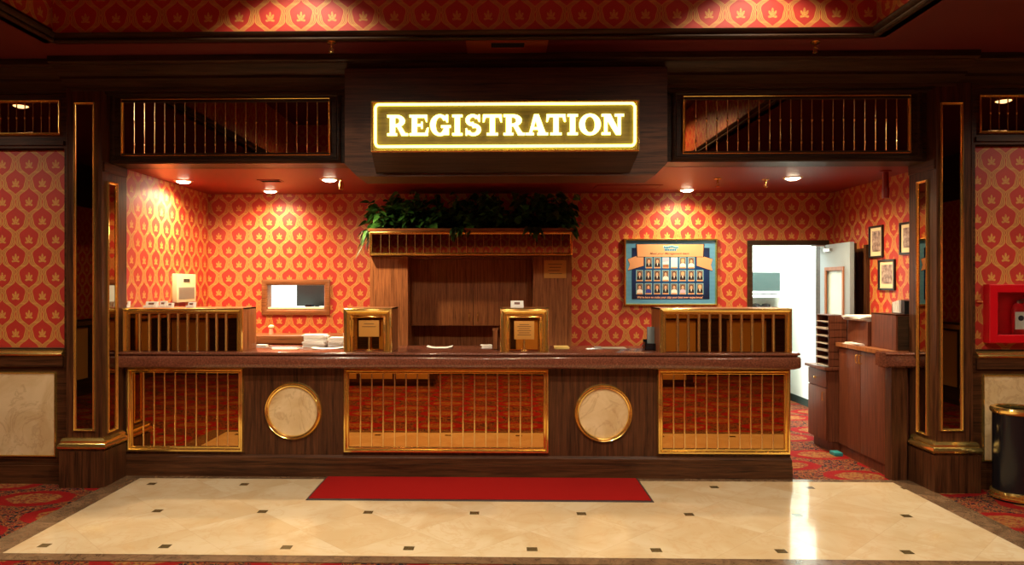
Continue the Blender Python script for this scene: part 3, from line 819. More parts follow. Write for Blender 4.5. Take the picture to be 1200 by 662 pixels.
# ------------------------------------------------------------------ hatch window
t = MB(); t.frame(FP(8.0), XA(307.5, 8), XA(387, 8), ZA(345, 369, 8), ZA(345, 327.5, 8), [(0, 0), (0, .025), (.01, .03), (.045, .03), (.058, .02), (.064, .005), (.064, -.119)])
w = struct('window_1', t, M['lam_x'])
m = MB(); m.box(WX0+.004, WX1-.004, 7.985, 8.11, WZ0+.001, WZ0+.018); m.build('sill', M['cream_pl'], w)

# ------------------------------------------------------------------ office behind
OX1, OY1 = 4.1, 10.5
mb = MB(); mb.box(AL, OX1, OY1, OY1+.1, 0, ZA_C); mb.box(OX1, OX1+.1, 8.12, OY1+.1, 0, ZA_C); mb.box(AL-.1, AL, 8.12, OY1+.1, 0, ZA_C)
mb.box(AR, OX1, 8.05, 8.12, 0, ZA_C)
mb.box(AL, DX0-.001, 8.121, 8.13, 0, WZ0-.001)
struct('wall_office', mb, M['office'])
mb = MB(); mb.box(AL-.1, OX1+.1, 8.12, OY1+.1, ZA_C, ZA_C+.1); struct('ceiling_office', mb, M['office'])
mb = MB(); mb.box(AL-.1, OX1+.1, 8.0, OY1+.1, -.05, 0); struct('floor_office', mb, M['carpet'])
mb = MB(); mb.box(OX1-.012, OX1, 8.13, OY1, 0, .10); mb.box(AL, OX1, OY1-.012, OY1, 0, .10); struct('baseboard_office', mb, M['office_dark'])
# office cupboard seen through the door
cx0, cx1, cyf = 2.6, XA(917, 9.9), 9.9
t = thing('office_cupboard', 'white shelf unit with teal glass door inside the bright office', 'cupboard', ((cx0+cx1)/2, 10.2, 0))
m = MB(); w_ = .03
m.box(cx0, cx0+w_, cyf, 10.48, 0, 1.83); m.box(cx1-w_, cx1, cyf, 10.48, 0, 1.83); m.box(cx0, cx1, 10.45, 10.48, 0, 1.83)
for z in (.05, .9, 1.26, 1.46, 1.51, 1.80): m.box(cx0+w_, cx1-w_, cyf, 10.45, z, z+.035)
m.build('shelf_unit', M['office'], t)
m = MB(); m.box(cx0+w_, cx1-w_, cyf+.006, cyf+.012, 1.545, 1.80); m.build('glass_door', M['teal'], t)
m = MB(); m.box(cx0+w_, cx1-w_, cyf+.002, cyf+.02, .09, .9); m.build('lower_door', M['office'], t)
x = XA(893, 10.0)
m = MB()
for dx in (-.07, .07): m.lathe([(0, 0), (.055, .0), (.06, .03), (.05, .07), (0, .08)], (x+dx, 10.05, 1.296))
m.box(x-.07, x+.07, 10.03, 10.07, 1.296, 1.35)
o = m.build('stapler', M['black'], None, (x, 10.05, 1.295)); tag(o, 'black twin lobed machine on a shelf of the office cupboard', 'office machine'); o.name = 'counting_machine'
x = XA(905, 10.1)
# office desk with monitor behind the hatch
t = thing('monitor', 'large dark monitor seen through the hatch window', 'monitor', (XA(366, 9.2), 9.2, 1.12))
x0, x1 = XA(347.5, 9.2), XA(385, 9.2)
m = MB(); m.bbox(x0, x1+.1, 9.2, 9.24, 1.36, 1.80, .01); m.build('screen', M['black'], t)
m = MB(); m.cyl((x0+.25, 9.25, 1.13), (x0+.25, 9.25, 1.4), .03); m.bbox(x0+.1, x0+.4, 9.15, 9.35, 1.121, 1.14, .004); m.build('monitor_stand', M['black'], t)
t = thing('office_desk', 'white desk in the office behind the hatch window', 'desk', (XA(350, 9.2), 9.2, 0))
m = MB(); m.bbox(XA(290, 9.2), XA(410, 9.2), 8.9, 9.6, 1.08, 1.12, .005); m.build('desktop', M['office'], t)
m = MB(); m.box(XA(292, 9.2), XA(296, 9.2), 8.95, 9.55, 0, 1.08); m.box(XA(404, 9.2), XA(408, 9.2), 8.95, 9.55, 0, 1.08); m.build('side_panel', M['office'], t)
x = XA(370, 8.95); m = MB(); m.bbox(x-.11, x+.11, 8.93, 9.06, 1.121, 1.36, .01); m.bbox(x-.13, x-.04, 8.92, 9.04, 1.30, 1.385, .01)
o = m.build('telephone', M['gloss_black'], None, (x, 9.0, 1.12)); tag(o, 'black telephone in front of the dark monitor beyond the hatch', 'telephone')
# ceiling light panels in the office
for x in (-2.2, 1.0, 3.2):
    t = thing('office_light', 'flat white tube light panel on the office ceiling', 'ceiling light', (x, 9.3, ZA_C), 'office ceiling lights')
    m = MB(); m.box(x-.6, x+.6, 9.0, 9.6, ZA_C-.03, ZA_C-.001); m.build('diffuser', M['office_lamp'], t)
    m = MB(); m.frame(lambda u, v, o: (u, v, ZA_C-o), x-.64, x+.64, 8.96, 9.64, [(0, 0), (0, .035), (.04, .035), (.04, 0)]); m.build('rim', M['office'], t)

# ------------------------------------------------------------------ door frame and leaf
mb = MB()
P = FP(8.0); fx0, fx1 = XA(875.5, 8), DX1+.05
mb.box(fx0, DX0+.01, 7.975, 8.13, 0, DZ+.05); mb.box(DX0+.01, fx1+.02, 7.975, 8.13, DZ, DZ+.05); mb.box(DX1-.01, fx1+.02, 7.975, 8.13, 0, DZ)
struct('door_frame', mb, M['ebony_x']).name = 'trim_5'
mb = MB(); y0, y1 = 7.32, 7.52
mb.box(AR-.03, AR-.0005, 7.20, 7.26, 0, 2.03)
mb.box(AR-.03, AR-.0005, 7.46, 7.54, 0, 2.06); mb.box(AR-.012, AR-.0005, 7.26, 7.46, 0, 2.0)
struct('trim_6', mb, M['wood_z'])
hx, hy = DX1-.012, 7.965
fx_, fy_ = XA(998.5, 7.22), 7.22
L_ = math.hypot(fx_-hx, fy_-hy); ang = math.atan2(fy_-hy, fx_-hx)
t = bpy.data.objects.new('door_1', None); C.objects.link(t); t.location = (hx, hy, 0.0); t['kind'] = 'structure'
def dpart(m, name, mat, par):
    o = m.build(name, mat); o.parent = par; return o
lz = DZ-.01; gx0, gx1, gz0, gz1 = L_*.22, L_*.80, .95, 1.80
m = MB(); m.box(0, gx0, -.02, .02, .01, lz); m.box(gx1, L_, -.02, .02, .01, lz); m.box(gx0, gx1, -.02, .02, .01, gz0); m.box(gx0, gx1, -.02, .02, gz1, lz)
leaf = dpart(m, 'door_leaf', M['leafdoor'], t)
m = MB(); m.frame(lambda u, v, o: (u, -.02-o, v), gx0, gx1, gz0, gz1, [(-.02, 0), (-.02, .012), (.015, .012), (.02, 0)]); m.frame(lambda u, v, o: (u, .02+o, v), gx0, gx1, gz0, gz1, [(-.02, 0), (-.02, .012), (.015, .012), (.02, 0)]); dpart(m, 'window_bead', M['lam'], leaf)
m = MB(); m.box(gx0, gx1, -.003, .003, gz0, gz1); dpart(m, 'glass_pane', M['office_glow'], leaf)
m = MB()
for s_ in (-1, 1):
    m.cyl((L_-.07, s_*.02, 1.02), (L_-.07, s_*.07, 1.02), .012); m.cyl((L_-.07, s_*.065, 1.02), (L_-.19, s_*.065, 1.02), .01); m.lathe([(0, 0), (.03, 0), (.03, .008), (0, .008)], (L_-.07, s_*.021+(.0 if s_ < 0 else .008), 1.02), 'y', 20)
dpart(m, 'lever_handle', M['chrome'], leaf)
m = MB(); m.bbox(.16, .32, -.05, -.021, lz-.075, lz-.04, .006); m.tube([(.2, -.05, lz-.04), (.2, -.05, lz-.01), (.02, -.12, lz-.005)], .008, 8); dpart(m, 'door_closer', M['chrome'], leaf)
t.rotation_euler = (0, 0, ang)

# ------------------------------------------------------------------ cupboards on the right of the alcove
t = thing('storage_cabinet', 'tall red brown two door cabinet beside the right pilaster', 'cabinet', (3.44, 6.7, 0))
m = MB(); m.box(3.30, AR-.004, 6.26, 7.12, .0, 1.04); m.box(3.36, AR-.004, 6.24, 6.26, .0, 1.04); m.build('carcass', M['cab'], t)
m = MB()
m.prism([(3.26, 7.14), (3.26, 6.30), (3.30, 6.22), (AR-.004, 6.22), (AR-.004, 7.14)], lambda a, b, d: (a, b, d), 1.04, 1.075); m.build('top', M['lam'], t)
for y0, y1, hy_ in ((6.275, 6.69, 6.665), (6.70, 7.115, 6.725)):
    m = MB(); m.bbox(3.28, 3.299, y0, y1, .10, 1.03, .003); d_o = m.build('door', M['cab'], t)
    m = MB(); m.tube([(3.28, hy_, .92), (3.258, hy_, .92), (3.252, hy_, .93), (3.252, hy_, .985), (3.258, hy_, .995), (3.28, hy_, .995)], .005, 8); m.build('handle', M['brass'], d_o)
m = MB()
pr = [(6.11, .945), (6.08, .965), (6.08, 1.02), (6.10, 1.04), (6.10, 1.05), (6.085, 1.06), (6.10, 1.072), (6.215, 1.072), (6.215, .945)]
m.prism(pr, lambda a, b, d: (d, a, b), XA(1036, 6.12), XJR-.014, True)
m.prism([(XA(1036, 6.12), 6.09), (XA(1036, 6.12)-.025, 6.12), (XA(1036, 6.12)-.025, 6.215), (XA(1036, 6.12), 6.215)], lambda a, b, d: (a, b, d), .96, 1.075)
o = m.build('countertop', M['granite'], None, (3.3, 6.1, .945), 50); tag(o, 'short countertop stub with moulded edge against the right pilaster', 'countertop')
m = MB(); m.box(XA(1044, 6.14), XJR-.056, 6.13, 6.235, 0, .944); o = m.build('counter_end', M['wood_z'], None, (3.36, 6.15, 0)); tag(o, 'dark wood end panel under the short countertop stub', 'end panel'); o.name = 'end_panel'
# small cabinet by the door
t = thing('drawer_cabinet', 'low brown cabinet with one drawer by the open office door', 'cabinet', (3.29, 7.3, 0))
m = MB(); m.box(3.19, 3.385, 7.33, 7.57, .1, .80); m.box(3.19, 3.385, 7.15, 7.17, .1, .80); m.box(3.19, 3.385, 7.17, 7.33, .60, .80); m.box(3.37, 3.385, 7.17, 7.33, .1, .6); m.box(3.23, 3.385, 7.16, 7.56, 0, .1); m.build('carcass', M['cab'], t)
m = MB(); m.bbox(3.15, 3.39, 7.13, 7.60, .80, .83, .004); m.build('top', M['cab'], t)
m = MB(); m.bbox(3.174, 3.189, 7.155, 7.565, .63, .79, .003); d_o = m.build('drawer', M['cab'], t)
m = MB(); m.lathe([(.006, 0), (.006, .015), (.014, .02), (.012, .03), (0, .032)], (3.174, 7.36, .71), 'x', 14)
for i, v in enumerate(m.v): m.v[i] = (3.174-(v[0]-3.174), v[1], v[2])
m.build('knob', M['brass'], d_o)
m = MB(); m.bbox(3.174, 3.189, 7.155, 7.565, .11, .62, .003); d_o = m.build('door', M['cab'], t)
m = MB(); m.tube([(3.174, 7.20, .50), (3.155, 7.20, .50), (3.155, 7.20, .58), (3.174, 7.20, .58)], .005, 8); m.build('handle', M['brass'], d_o)
# sorter rack with papers
t = thing('paper_sorter', 'narrow tiered paper sorter standing behind the wood file box', 'paper sorter', (3.29, 7.3, .83))
m = MB(); a0, a1, b0, b1 = 3.2, 3.38, 7.155, 7.42
m.box(a0, a1, b0, b0+.008, .832, 1.34); m.box(a0, a1, b1-.008, b1, .832, 1.34); m.box(a1-.006, a1, b0, b1, .832, 1.34)
for k in range(8): m.box(a0, a1, b0, b1, .832+k*.0718, .838+k*.0718)
m.build('rack', M['cab'], t)
for k in range(7):
    m = MB(); m.box(a0-.012-.006*(k % 2), a1-.02, b0+.014, b1-.014, .839+k*.0718, .839+k*.0718+.006+.006*(k % 3)); m.build('paper_batch', M['greypaper'], t)
# file box, big box
x = 3.34; m = MB()
t = thing('file_box', 'square brown wood file box with papers heaped on top', 'box', (3.47, 6.9, 1.075))
m = MB(); m.bbox(x, 3.58, 6.68, 7.07, 1.076, 1.30, .004); m.build('box_body', M['cab'], t)
sheets('paper_stack', 'loose pile of papers heaped on the brown wood file box', 'papers', 3.44, 6.89, 1.30, .26, .34, 7, .007, 0.1, 'white', .02)
sheets('paper_stack', 'thin papers lying on the cabinet top before the wood file box', 'papers', 3.305, 6.86, 1.0755, .06, .26, 3, .006, 0.05, 'white', .003)
t = thing('record_box', 'big tall brown box nearest the right pilaster on the cabinet', 'box', (3.48, 6.45, 1.075))
m = MB(); m.box(3.36, 3.37, 6.245, 6.655, 1.076, 1.385); m.box(3.605, 3.615, 6.245, 6.655, 1.076, 1.385); m.box(3.37, 3.605, 6.645, 6.655, 1.076, 1.385); m.box(3.37, 3.605, 6.245, 6.255, 1.076, 1.385); m.box(3.36, 3.615, 6.245, 6.655, 1.375, 1.386); m.build('box_body', M['cab'], t)
m = MB(); m.box(3.375, 3.60, 6.238, 6.245, 1.085, 1.37); m.build('dark_front', M['ebony_x'], t)
t = thing('letter_rack', 'black letter rack with envelopes on top of the tall brown box', 'letter rack', (3.5, 6.42, 1.386))
m = MB()
m.prism([(6.26, 1.388), (6.26, 1.50), (6.31, 1.51), (6.31, 1.388)], lambda a, b, d: (d, a, b), 3.44, 3.6)
m.box(3.44, 3.6, 6.31, 6.46, 1.388, 1.394); m.box(3.44, 3.6, 6.452, 6.46, 1.388, 1.47); m.build('rack', M['black'], t)
for k in range(4):
    m = MB(); y0 = 6.325+k*.03; m.prism([(y0, 1.395), (y0+.01, 1.505-.006*k), (y0+.018, 1.505-.006*k), (y0+.01, 1.395)], lambda a, b, d: (d, a, b), 3.43, 3.59); m.build('envelope', M['white'], t)
# things on the low cabinet and the floor
x = 3.17
m = MB(); m.bbox(3.155, 3.195, 7.135, 7.30, .831, .842, .003); o = m.build('phone_handset', M['lens'], None, (3.175, 7.2, .83)); tag(o, 'flat grey handset at the edge of the low drawer cabinet', 'handset')
m = MB(); m.bbox(3.18, 3.26, 6.98, 7.10, 0.001, .035, .01); o = m.build('plastic_tray', M['teal_pl'], None, (3.22, 7.04, 0)); tag(o, 'teal plastic scrap on the carpet beside the low cabinet', 'plastic tray')

# ------------------------------------------------------------------ framed photographs on the right wall
for (p0, p1, q0, q1, lab) in ((1020, 1036, 264.5, 302, 'small framed sepia photograph above left of the other two'), (1031, 1050, 304, 340, 'lowest of the three small framed photographs by the pilaster'), (1056, 1074, 260, 298, 'framed photograph partly hidden by the right pilaster')):
    y0, y1 = YA(p1, AR), YA(p0, AR); zc = (y0+y1)/2*cs-AR*sn
    z0, z1 = H+(CY-q1)/F*zc, H+(CY-q0)/F*zc
    t = thing('picture_frame', lab, 'picture', (AR, (y0+y1)/2, z0), 'framed photographs on the alcove side wall')
    m = MB(); m.frame(LP(AR-.0005), y0, y1, z0, z1, [(0, 0), (0, .02), (.016, .02), (.02, .008), (.02, 0)]); m.build('frame', M['black'], t)
    m = MB(); m.box(AR-.008, AR-.001, y0+.015, y1-.015, z0+.015, z1-.015); m.build('mount', M['cream_pl'], t)
    m = MB(); m.box(AR-.010, AR-.008, y0+.05, y1-.05, z0+.06, z1-.05); m.build('photo_print', M['photo'], t)

# ------------------------------------------------------------------ poster
px0, px1, pz0, pz1 = XA(731, 8), XA(840.5, 8), ZA(785, 358.5, 8), ZA(785, 279.5, 8)
pw, ph = px1-px0, pz1-pz0
def PX(f): return px0+pw*f
def PZ(f): return pz0+ph*f
t = thing('team_poster', 'gold framed blue staff poster with peach ribbon and rows of portraits', 'poster', ((px0+px1)/2, 8.0, pz0))
m = MB(); m.frame(FP(7.999), px0, px1, pz0, pz1, [(0, 0), (0, .022), (.006, .03), (.018, .03), (.024, .018), (.026, .008), (.026, 0)]); m.build('gold_frame', M['brass'], t)
m = MB(); m.box(px0+.02, px1-.02, 7.992, 7.998, pz0+.02, pz1-.02); m.build('mount', M['poster_edge'], t)
m = MB(); m.box(PX(.085), PX(.915), 7.9905, 7.992, PZ(.10), PZ(.86)); m.build('print_field', M['poster'], t)
# ribbon
def img(zx, zy): return (PX((zx-80)/760.0), PZ(1-(zy-65)/545.0))   # positions measured on the enlarged poster
m = MB()
for poly, d in (([(112, 232), (240, 185), (240, 285), (112, 322), (130, 275)], .0010), ([(800, 232), (672, 195), (672, 285), (800, 325), (786, 280)], .0010), ([(186, 112), (726, 112), (722, 212), (190, 212)], .0020)):
    pts = [img(*p) for p in poly]
    m.cur = 1; cxp = sum(p[0] for p in pts)/len(pts); czp = sum(p[1] for p in pts)/len(pts)
    m.prism([(cxp+(a-cxp)*1.03, czp+(b-czp)*1.08) for a, b in pts], lambda a, b, dd: (a, dd, b), 7.9905-d+.0006, 7.9908)
    m.cur = 0; m.prism(pts, lambda a, b, dd: (a, dd, b), 7.9905-d, 7.9906)
m.build('ribbon', [M['ribbon'], M['ink']], t)
# emblem : blue lettering shapes with a pale outline
m = MB()
for k in range(9):
    zx = 402+k*13.5; zy = 134+4*math.sin(k*1.1)
    a = img(zx, zy+9); b = img(zx+11, zy-9)
    m.cur = 1; m.prism(rc(a[0]-.003, b[0]+.003, a[1]-.003, b[1]+.003), lambda u, v, d: (u, d, v), 7.9880, 7.9884)
    m.cur = 0; m.prism([(a[0], a[1]), ((a[0]+b[0])/2, b[1]), (b[0], a[1]), ((a[0]+b[0])/2, a[1]+.003)], lambda u, v, d: (u, d, v), 7.9874, 7.988)
for k in range(7):
    zx = 410+k*14; zy = 156
    a = img(zx, zy+8); b = img(zx+12, zy-6)
    m.cur = 1; m.prism(rc(a[0]-.002, b[0]+.002, a[1]-.002, b[1]+.002), lambda u, v, d: (u, d, v), 7.9880, 7.9884)
    m.cur = 0; m.prism(rc(a[0]+.001, b[0]-.003, a[1]+.001, b[1]-.002), lambda u, v, d: (u, d, v), 7.9874, 7.988)
m.build('emblem', [M['poster'], M['cyan']], t)
def text(name, s, x, z, size, mat, par, y, shear=.25, width=None):
    cu = bpy.data.curves.new(name, 'FONT'); cu.body = s; cu.size = size; cu.shear = shear; cu.align_x = 'CENTER'; cu.extrude = .0003; cu.offset = .0006
    o = bpy.data.objects.new('tmp', cu); C.objects.link(o)
    bpy.context.view_layer.update(); dg = bpy.context.evaluated_depsgraph_get()
    me = bpy.data.meshes.new_from_object(o.evaluated_get(dg)); me.name = name
    bpy.data.objects.remove(o)
    xs = [v.co.x for v in me.vertices]; w_ = max(xs)-min(xs); k = (width/w_) if width else 1; cxm = (max(xs)+min(xs))/2
    off = wloc(par)
    for v in me.vertices: v.co = Vector((x+(v.co.x-cxm)*k, y-v.co.z, z+v.co.y))-off
    me.materials.clear(); me.materials.append(mat)
    o = bpy.data.objects.new(name, me); C.objects.link(o); o.parent = par; return o
a = img(450, 194); text('ribbon_lettering', 'Meet your Management team', a[0], a[1], .034, M['inkbrown'], t, 7.988, width=pw*.42)
a = img(455, 548); text('motto_lettering', "We're here to make your stay your best ever experience!", a[0], a[1], .034, M['skin1'], t, 7.9895, width=pw*.70)
rows = [(262, [283, 352, 420, 489, 558, 627]), (366, [208, 279, 350, 419, 488, 558, 627, 697]), (472, [208, 279, 350, 419, 488, 558, 627, 697])]
looks = ['KDs', 'KDs', 'L--', 'G--', 'DGw', 'DHw', 'SKs', 'SKd', 'SKd', 'SDw', 'SDk', 'FHk', 'SDk', 'SKk', 'SDw', 'SDb', 'SDk', 'SDs', 'SKw', 'SDl', 'KDs', 'FKk']
pi_ = 0
mats_p = [M['cyan'], M['greybg'], M['skin1'], M['skin2'], M['hair1'], M['hair2'], M['ink'], M['white'], M['blue'], M['lilac'], M['ribbon']]
for zy, xs_ in rows:
    for zx in xs_:
        lk = looks[pi_ % len(looks)]; pi_ += 1; m = MB()
        def q(dx, dy): return img(zx+dx, zy+dy)
        def poly(pts, d, mi):
            m.cur = mi; m.prism([q(*p) for p in pts], lambda u, v, dd: (u, dd, v), 7.9905-d, 7.9905-d+.0004)
        def ell(cx, cy, rx, ry, d, mi): poly([(cx+rx*math.cos(2*PI*k/14), cy+ry*math.sin(2*PI*k/14)) for k in range(14)], d, mi)
        poly([(-29, -46), (29, -46), (29, 44), (-29, 44)], .0008, 0)
        poly([(-24, -42), (24, -42), (24, 34), (-24, 34)], .0014, {'L': 9, 'G': 7}.get(lk[0], 1))
        poly([(-24, 33), (24, 33), (24, 44), (-24, 44)], .0016, 10)
        if lk[1] != '-':
            sk = 2 if lk[0] in 'SFD' else 3 if pi_ % 5 == 0 else 2
            ell(0, -17, 14, 17, .0019, 5 if lk[0] == 'F' or lk[1] == 'G' else 4)
            ell(0, -13, 10, 14, .0024, sk)
            cl = {'s': 6, 'd': 6, 'k': 6, 'w': 7, 'b': 8, 'l': 9}[lk[2]]
            poly([(-23, 33), (-22, 12), (-10, 3), (10, 3), (22, 12), (23, 33)], .0022, cl)
            if cl == 6: poly([(-5, 2), (5, 2), (0, 26)], .0027, 7)
        elif lk[0] == 'L': poly([(-24, 10), (24, 10), (24, 34), (-24, 34)], .0019, 3); poly([(-24, -5), (24, -12), (24, 12), (-24, 14)], .0024, 7)
        m.build('portrait', mats_p, t)

# ------------------------------------------------------------------ central wall cabinet with planter
YK = 7.40
kx0, kx1 = XA(433.5, YK), XA(670, YK); r0, r1 = XA(478, YK), XA(625, YK)
t = thing('wall_cabinet', 'large brown wall cabinet behind the counter with two centre doors', 'cabinet', ((kx0+kx1)/2, 7.7, 0))
m = MB()
m.box(kx0, r0, YK, 7.985, 0, 1.925); m.box(r1, kx1, YK, 7.985, 0, 1.925); m.box(r0, r1, 7.66, 7.985, 1.20, 1.925); m.box(r0, r1, 7.95, 7.985, 0, 1.2); m.box(r0, r1, 7.50, 7.95, 0, .90)
m.box(r0, r1, 7.5, 7.66, 1.905, 1.925)
m.build('carcass', M['lam'], t)
xm = XA(555, 7.65)
for a0, a1, hx_ in ((r0+.004, xm-.002, xm-.045), (xm+.002, r1-.004, xm+.045)):
    m = MB(); m.bbox(a0, a1, 7.64, 7.659, 1.205, 1.90, .003); d_o = m.build('door', M['lam'], t)
    m = MB(); m.tube([(hx_, 7.64, 1.25), (hx_, 7.622, 1.25), (hx_, 7.618, 1.26), (hx_, 7.618, 1.33), (hx_, 7.622, 1.34), (hx_, 7.64, 1.34)], .005, 8); m.build('handle', M['brass'], d_o)
YQ = 7.33
t = thing('planter_box', 'long planter box with brass barred mirror front above the cabinet', 'planter', ((kx0+kx1)/2, 7.6, 1.93))
m = MB(); q0, q1 = XA(433, YQ), XA(671, YQ)
m.box(q0, q1, YQ, YQ+.02, 1.927, 2.20); m.box(q0, q0+.02, YQ, 7.985, 1.927, 2.20); m.box(q1-.02, q1, YQ, 7.985, 1.927, 2.20); m.box(q0, q1, 7.965, 7.985, 1.927, 2.2); m.box(q0, q1, YQ, 7.985, 1.927, 1.95)
m.prism([(YQ, 2.17), (YQ-.03, 2.18), (YQ-.03, 2.205), (YQ+.02, 2.205), (YQ+.02, 2.17)], lambda a, b, d: (d, a, b), q0-.01, q1+.01)
m.build('trough', M['lam_x'], t)
mirror_grid(t, FP(YQ), q0, q1, 1.93, 2.175, 22, .03, .025, .0045, None, 'mirror_dark', name='mirror_front')
# brass notice on the right panel of the cabinet
x0, x1 = XA(637.5, YK), XA(663.5, YK); z0, z1 = ZA(650, 326, YK), ZA(650, 305, YK)
t = thing('wall_plaque', 'square brass notice plate on the right panel of the wall cabinet', 'plaque', ((x0+x1)/2, YK, z0))
m = MB(); m.bbox(x0, x1, YK-.006, YK-.0005, z0, z1, .002); m.build('plate', M['plaque'], t)
for k in range(4):
    zz = z1-.04-k*.032; m = MB(); m.box((x0+x1)/2-.07+.01*(k % 2), (x0+x1)/2+.07-.012*(k % 3), YK-.0072, YK-.006, zz-.003, zz+.003); m.build('engraved_line', M['engrave'], t)

# plants
def leaf(m, base, direction, length, width, droop):
    d = Vector(direction).normalized(); side = d.cross(Vector((0, 0, 1)))
    side = side.normalized() if side.length > .01 else Vector((1, 0, 0))
    up = side.cross(d)
    roll = random.uniform(-.8, .8); side = (side*math.cos(roll)+up*math.sin(roll))
    nrm = side.cross(d)
    ws = [(0, .02), (.12, .42), (.35, .5), (.62, .36), (.85, .15), (1, .0)]
    vs = []
    for t_, w_ in ws:
        c = Vector(base)+d*length*t_+Vector((0, 0, -droop*length*t_*t_))
        vs += [c-side*width*w_+nrm*width*w_*.25, c, c+side*width*w_+nrm*width*w_*.25]
    fs = []
    for i in range(len(ws)-1):
        for j in range(2): a = i*3+j; fs.append((a, a+1, a+4, a+3))
    m.add(vs, fs, True)
def clear_build(m, name, mat, par): # keep leaf normals
    return m.build(name, mat, par, angle=80)
NP = 8
for p in range(NP):
    cx_ = q0+.12+(q1-q0-.24)*p/(NP-1); cy_ = 7.62
    t = thing('trailing_plant', 'leafy green plant packed in the long planter box over the cabinet', 'plant', (cx_, cy_, 1.955), 'plants in the planter over the cabinet')
    m = MB(); st = MB(); nst = 24
    for s_ in range(nst):
        a_ = random.uniform(0, 2*PI); out = random.uniform(.06, .25); hgt = random.uniform(.08, .40)*(1.0 if (p > 0) else .9)
        bx_, by_ = cx_+random.uniform(-.07, .07), cy_+random.uniform(-.15, .12)
        tx, ty = bx_+out*math.cos(a_), min(7.93, by_+out*math.sin(a_)*1.05)
        if p in (0,): tx = max(tx, q0-.09)
        if p == NP-1: tx = min(tx, q1+.12)
        top_z = 2.20+hgt
        pts = [(bx_, by_, 1.99), (bx_+(tx-bx_)*.3, by_+(ty-by_)*.3, 2.15+hgt*.4), (tx, ty, top_z)]
        st.tube(pts, .003, 5)
        for k in range(9):
            f = .35+.65*k/8
            if f < .65: q_ = Vector(pts[0]).lerp(Vector(pts[1]), f/.65); 
            q_ = Vector(pts[1]).lerp(Vector(pts[2]), max(0, (f-.35)/.65))
            dd = Vector((math.cos(a_+random.uniform(-1.6, 1.6)), math.sin(a_+random.uniform(-1.6, 1.6))-.35, random.uniform(-.5, .7)))
            ln = random.uniform(.085, .14)
            if q_.y+dd.normalized().y*ln > 7.96: dd.y = -abs(dd.y)
            if q_.z+ln > 2.62: dd.z = -abs(dd.z)
            leaf(m, q_, dd, ln, ln*.62, random.uniform(.1, .6))
    if p in (0, 3, 6, 7):   # trails over the front and ends
        for k in range(10):
            if p == 0: b_ = (q0+random.uniform(-.05, .05), 7.33+random.uniform(0, .2), 2.2-random.uniform(0, .02)); dd = (random.uniform(-1, -.1), random.uniform(-.6, .2), random.uniform(-.9, .3))
            elif p == 7: b_ = (q1+random.uniform(-.1, .03), 7.3+random.uniform(0, .2), 2.2-random.uniform(0, .03)); dd = (random.uniform(-.2, .9), random.uniform(-.8, .1), random.uniform(-.9, .3))
            else: b_ = (cx_+random.uniform(-.06, .06), 7.30, 2.21); dd = (random.uniform(-.5, .5), -.5, random.uniform(-1, 0))
            leaf(m, b_, dd, random.uniform(.08, .12), .055, .5)
    clear_build(m, 'foliage', M['leaf'], t); st.build('stem', M['stem'], t)
    if p == 0:
        m = MB()
        for k in range(9):
            leaf(m, (q0-.02-random.uniform(0, .08), 7.35+random.uniform(0, .1), 2.19-k*.018), (random.uniform(-.8, -.1), -.2, random.uniform(-1.2, -.5)), random.uniform(.08, .14), .028, .5)
        clear_build(m, 'dry_leaves', M['dryleaf'], t)

# ------------------------------------------------------------------ control box on the left wall
y0, y1 = YA(201.5, AL), YA(224, AL); zc = (y0+y1)/2; z0, z1 = H+(CY-354)/F*zc, H+(CY-321)/F*zc
if y0 > y1: y0, y1 = y1, y0
t = thing('control_box', 'cream wall control box with grey grille left of the hatch', 'control box', (AL, (y0+y1)/2, z0))
m = MB(); m.bbox(AL+.0005, AL+.05, y0, y1, z0, z1, .006); m.build('casing', M['cream_pl'], t)
m = MB(); m.box(AL+.05, AL+.053, y0+.04, y1-.04, z0+.03, z0+.15)
for k in range(9): m.box(AL+.053, AL+.056, y0+.05, y1-.05, z0+.036+k*.012, z0+.042+k*.012)
m.build('grille', M['grey_pl'], t)
m = MB(); m.box(AL+.05, AL+.052, y0+.15, y1-.15, z0+.20, z0+.235); m.build('display', M['teal'], t)

# ------------------------------------------------------------------ ceiling fittings in the alcove
def downlight(label, x, y, z, power, spot, blend, group, lampmat='lamp', r=.055, col=(1, .76, .46), size=.05, aim=None):
    t = thing('recessed_light', label, 'ceiling light', (x, y, z), group)
    m = MB(); m.lathe([(r, 0), (r*1.0, .010), (r*1.22, .008), (r*1.35, 0.0)], (x, y, z-.0005), 'z', 28)
    for i, v in enumerate(m.v): m.v[i] = (v[0], v[1], z-(v[2]-z))
    m.build('trim_ring', M['cream_pl'] if lampmat == 'lamp' else M['brass'], t)
    m = MB(); m.lathe([(0, -.022), (r*.45, -.019), (r*.8, -.010), (r*.95, 0), (r*.95, .004), (0, .004)], (x, y, z-.006), 'z', 24); m.build('lamp_glare_lens', M[lampmat], t)  # lens domed downward so the lamp's glare is built into its shape
    l = bpy.data.lights.new('lamp', 'SPOT'); l.energy = power; l.spot_size = math.radians(spot); l.spot_blend = blend; l.color = col; l.shadow_soft_size = size
    lo = bpy.data.objects.new('lamp', l); C.objects.link(lo); lo.location = (0, 0, -.03); lo.parent = t
    if aim: lo.rotation_euler = aim
    return t
ga = 'recessed downlights over the counter alcove'
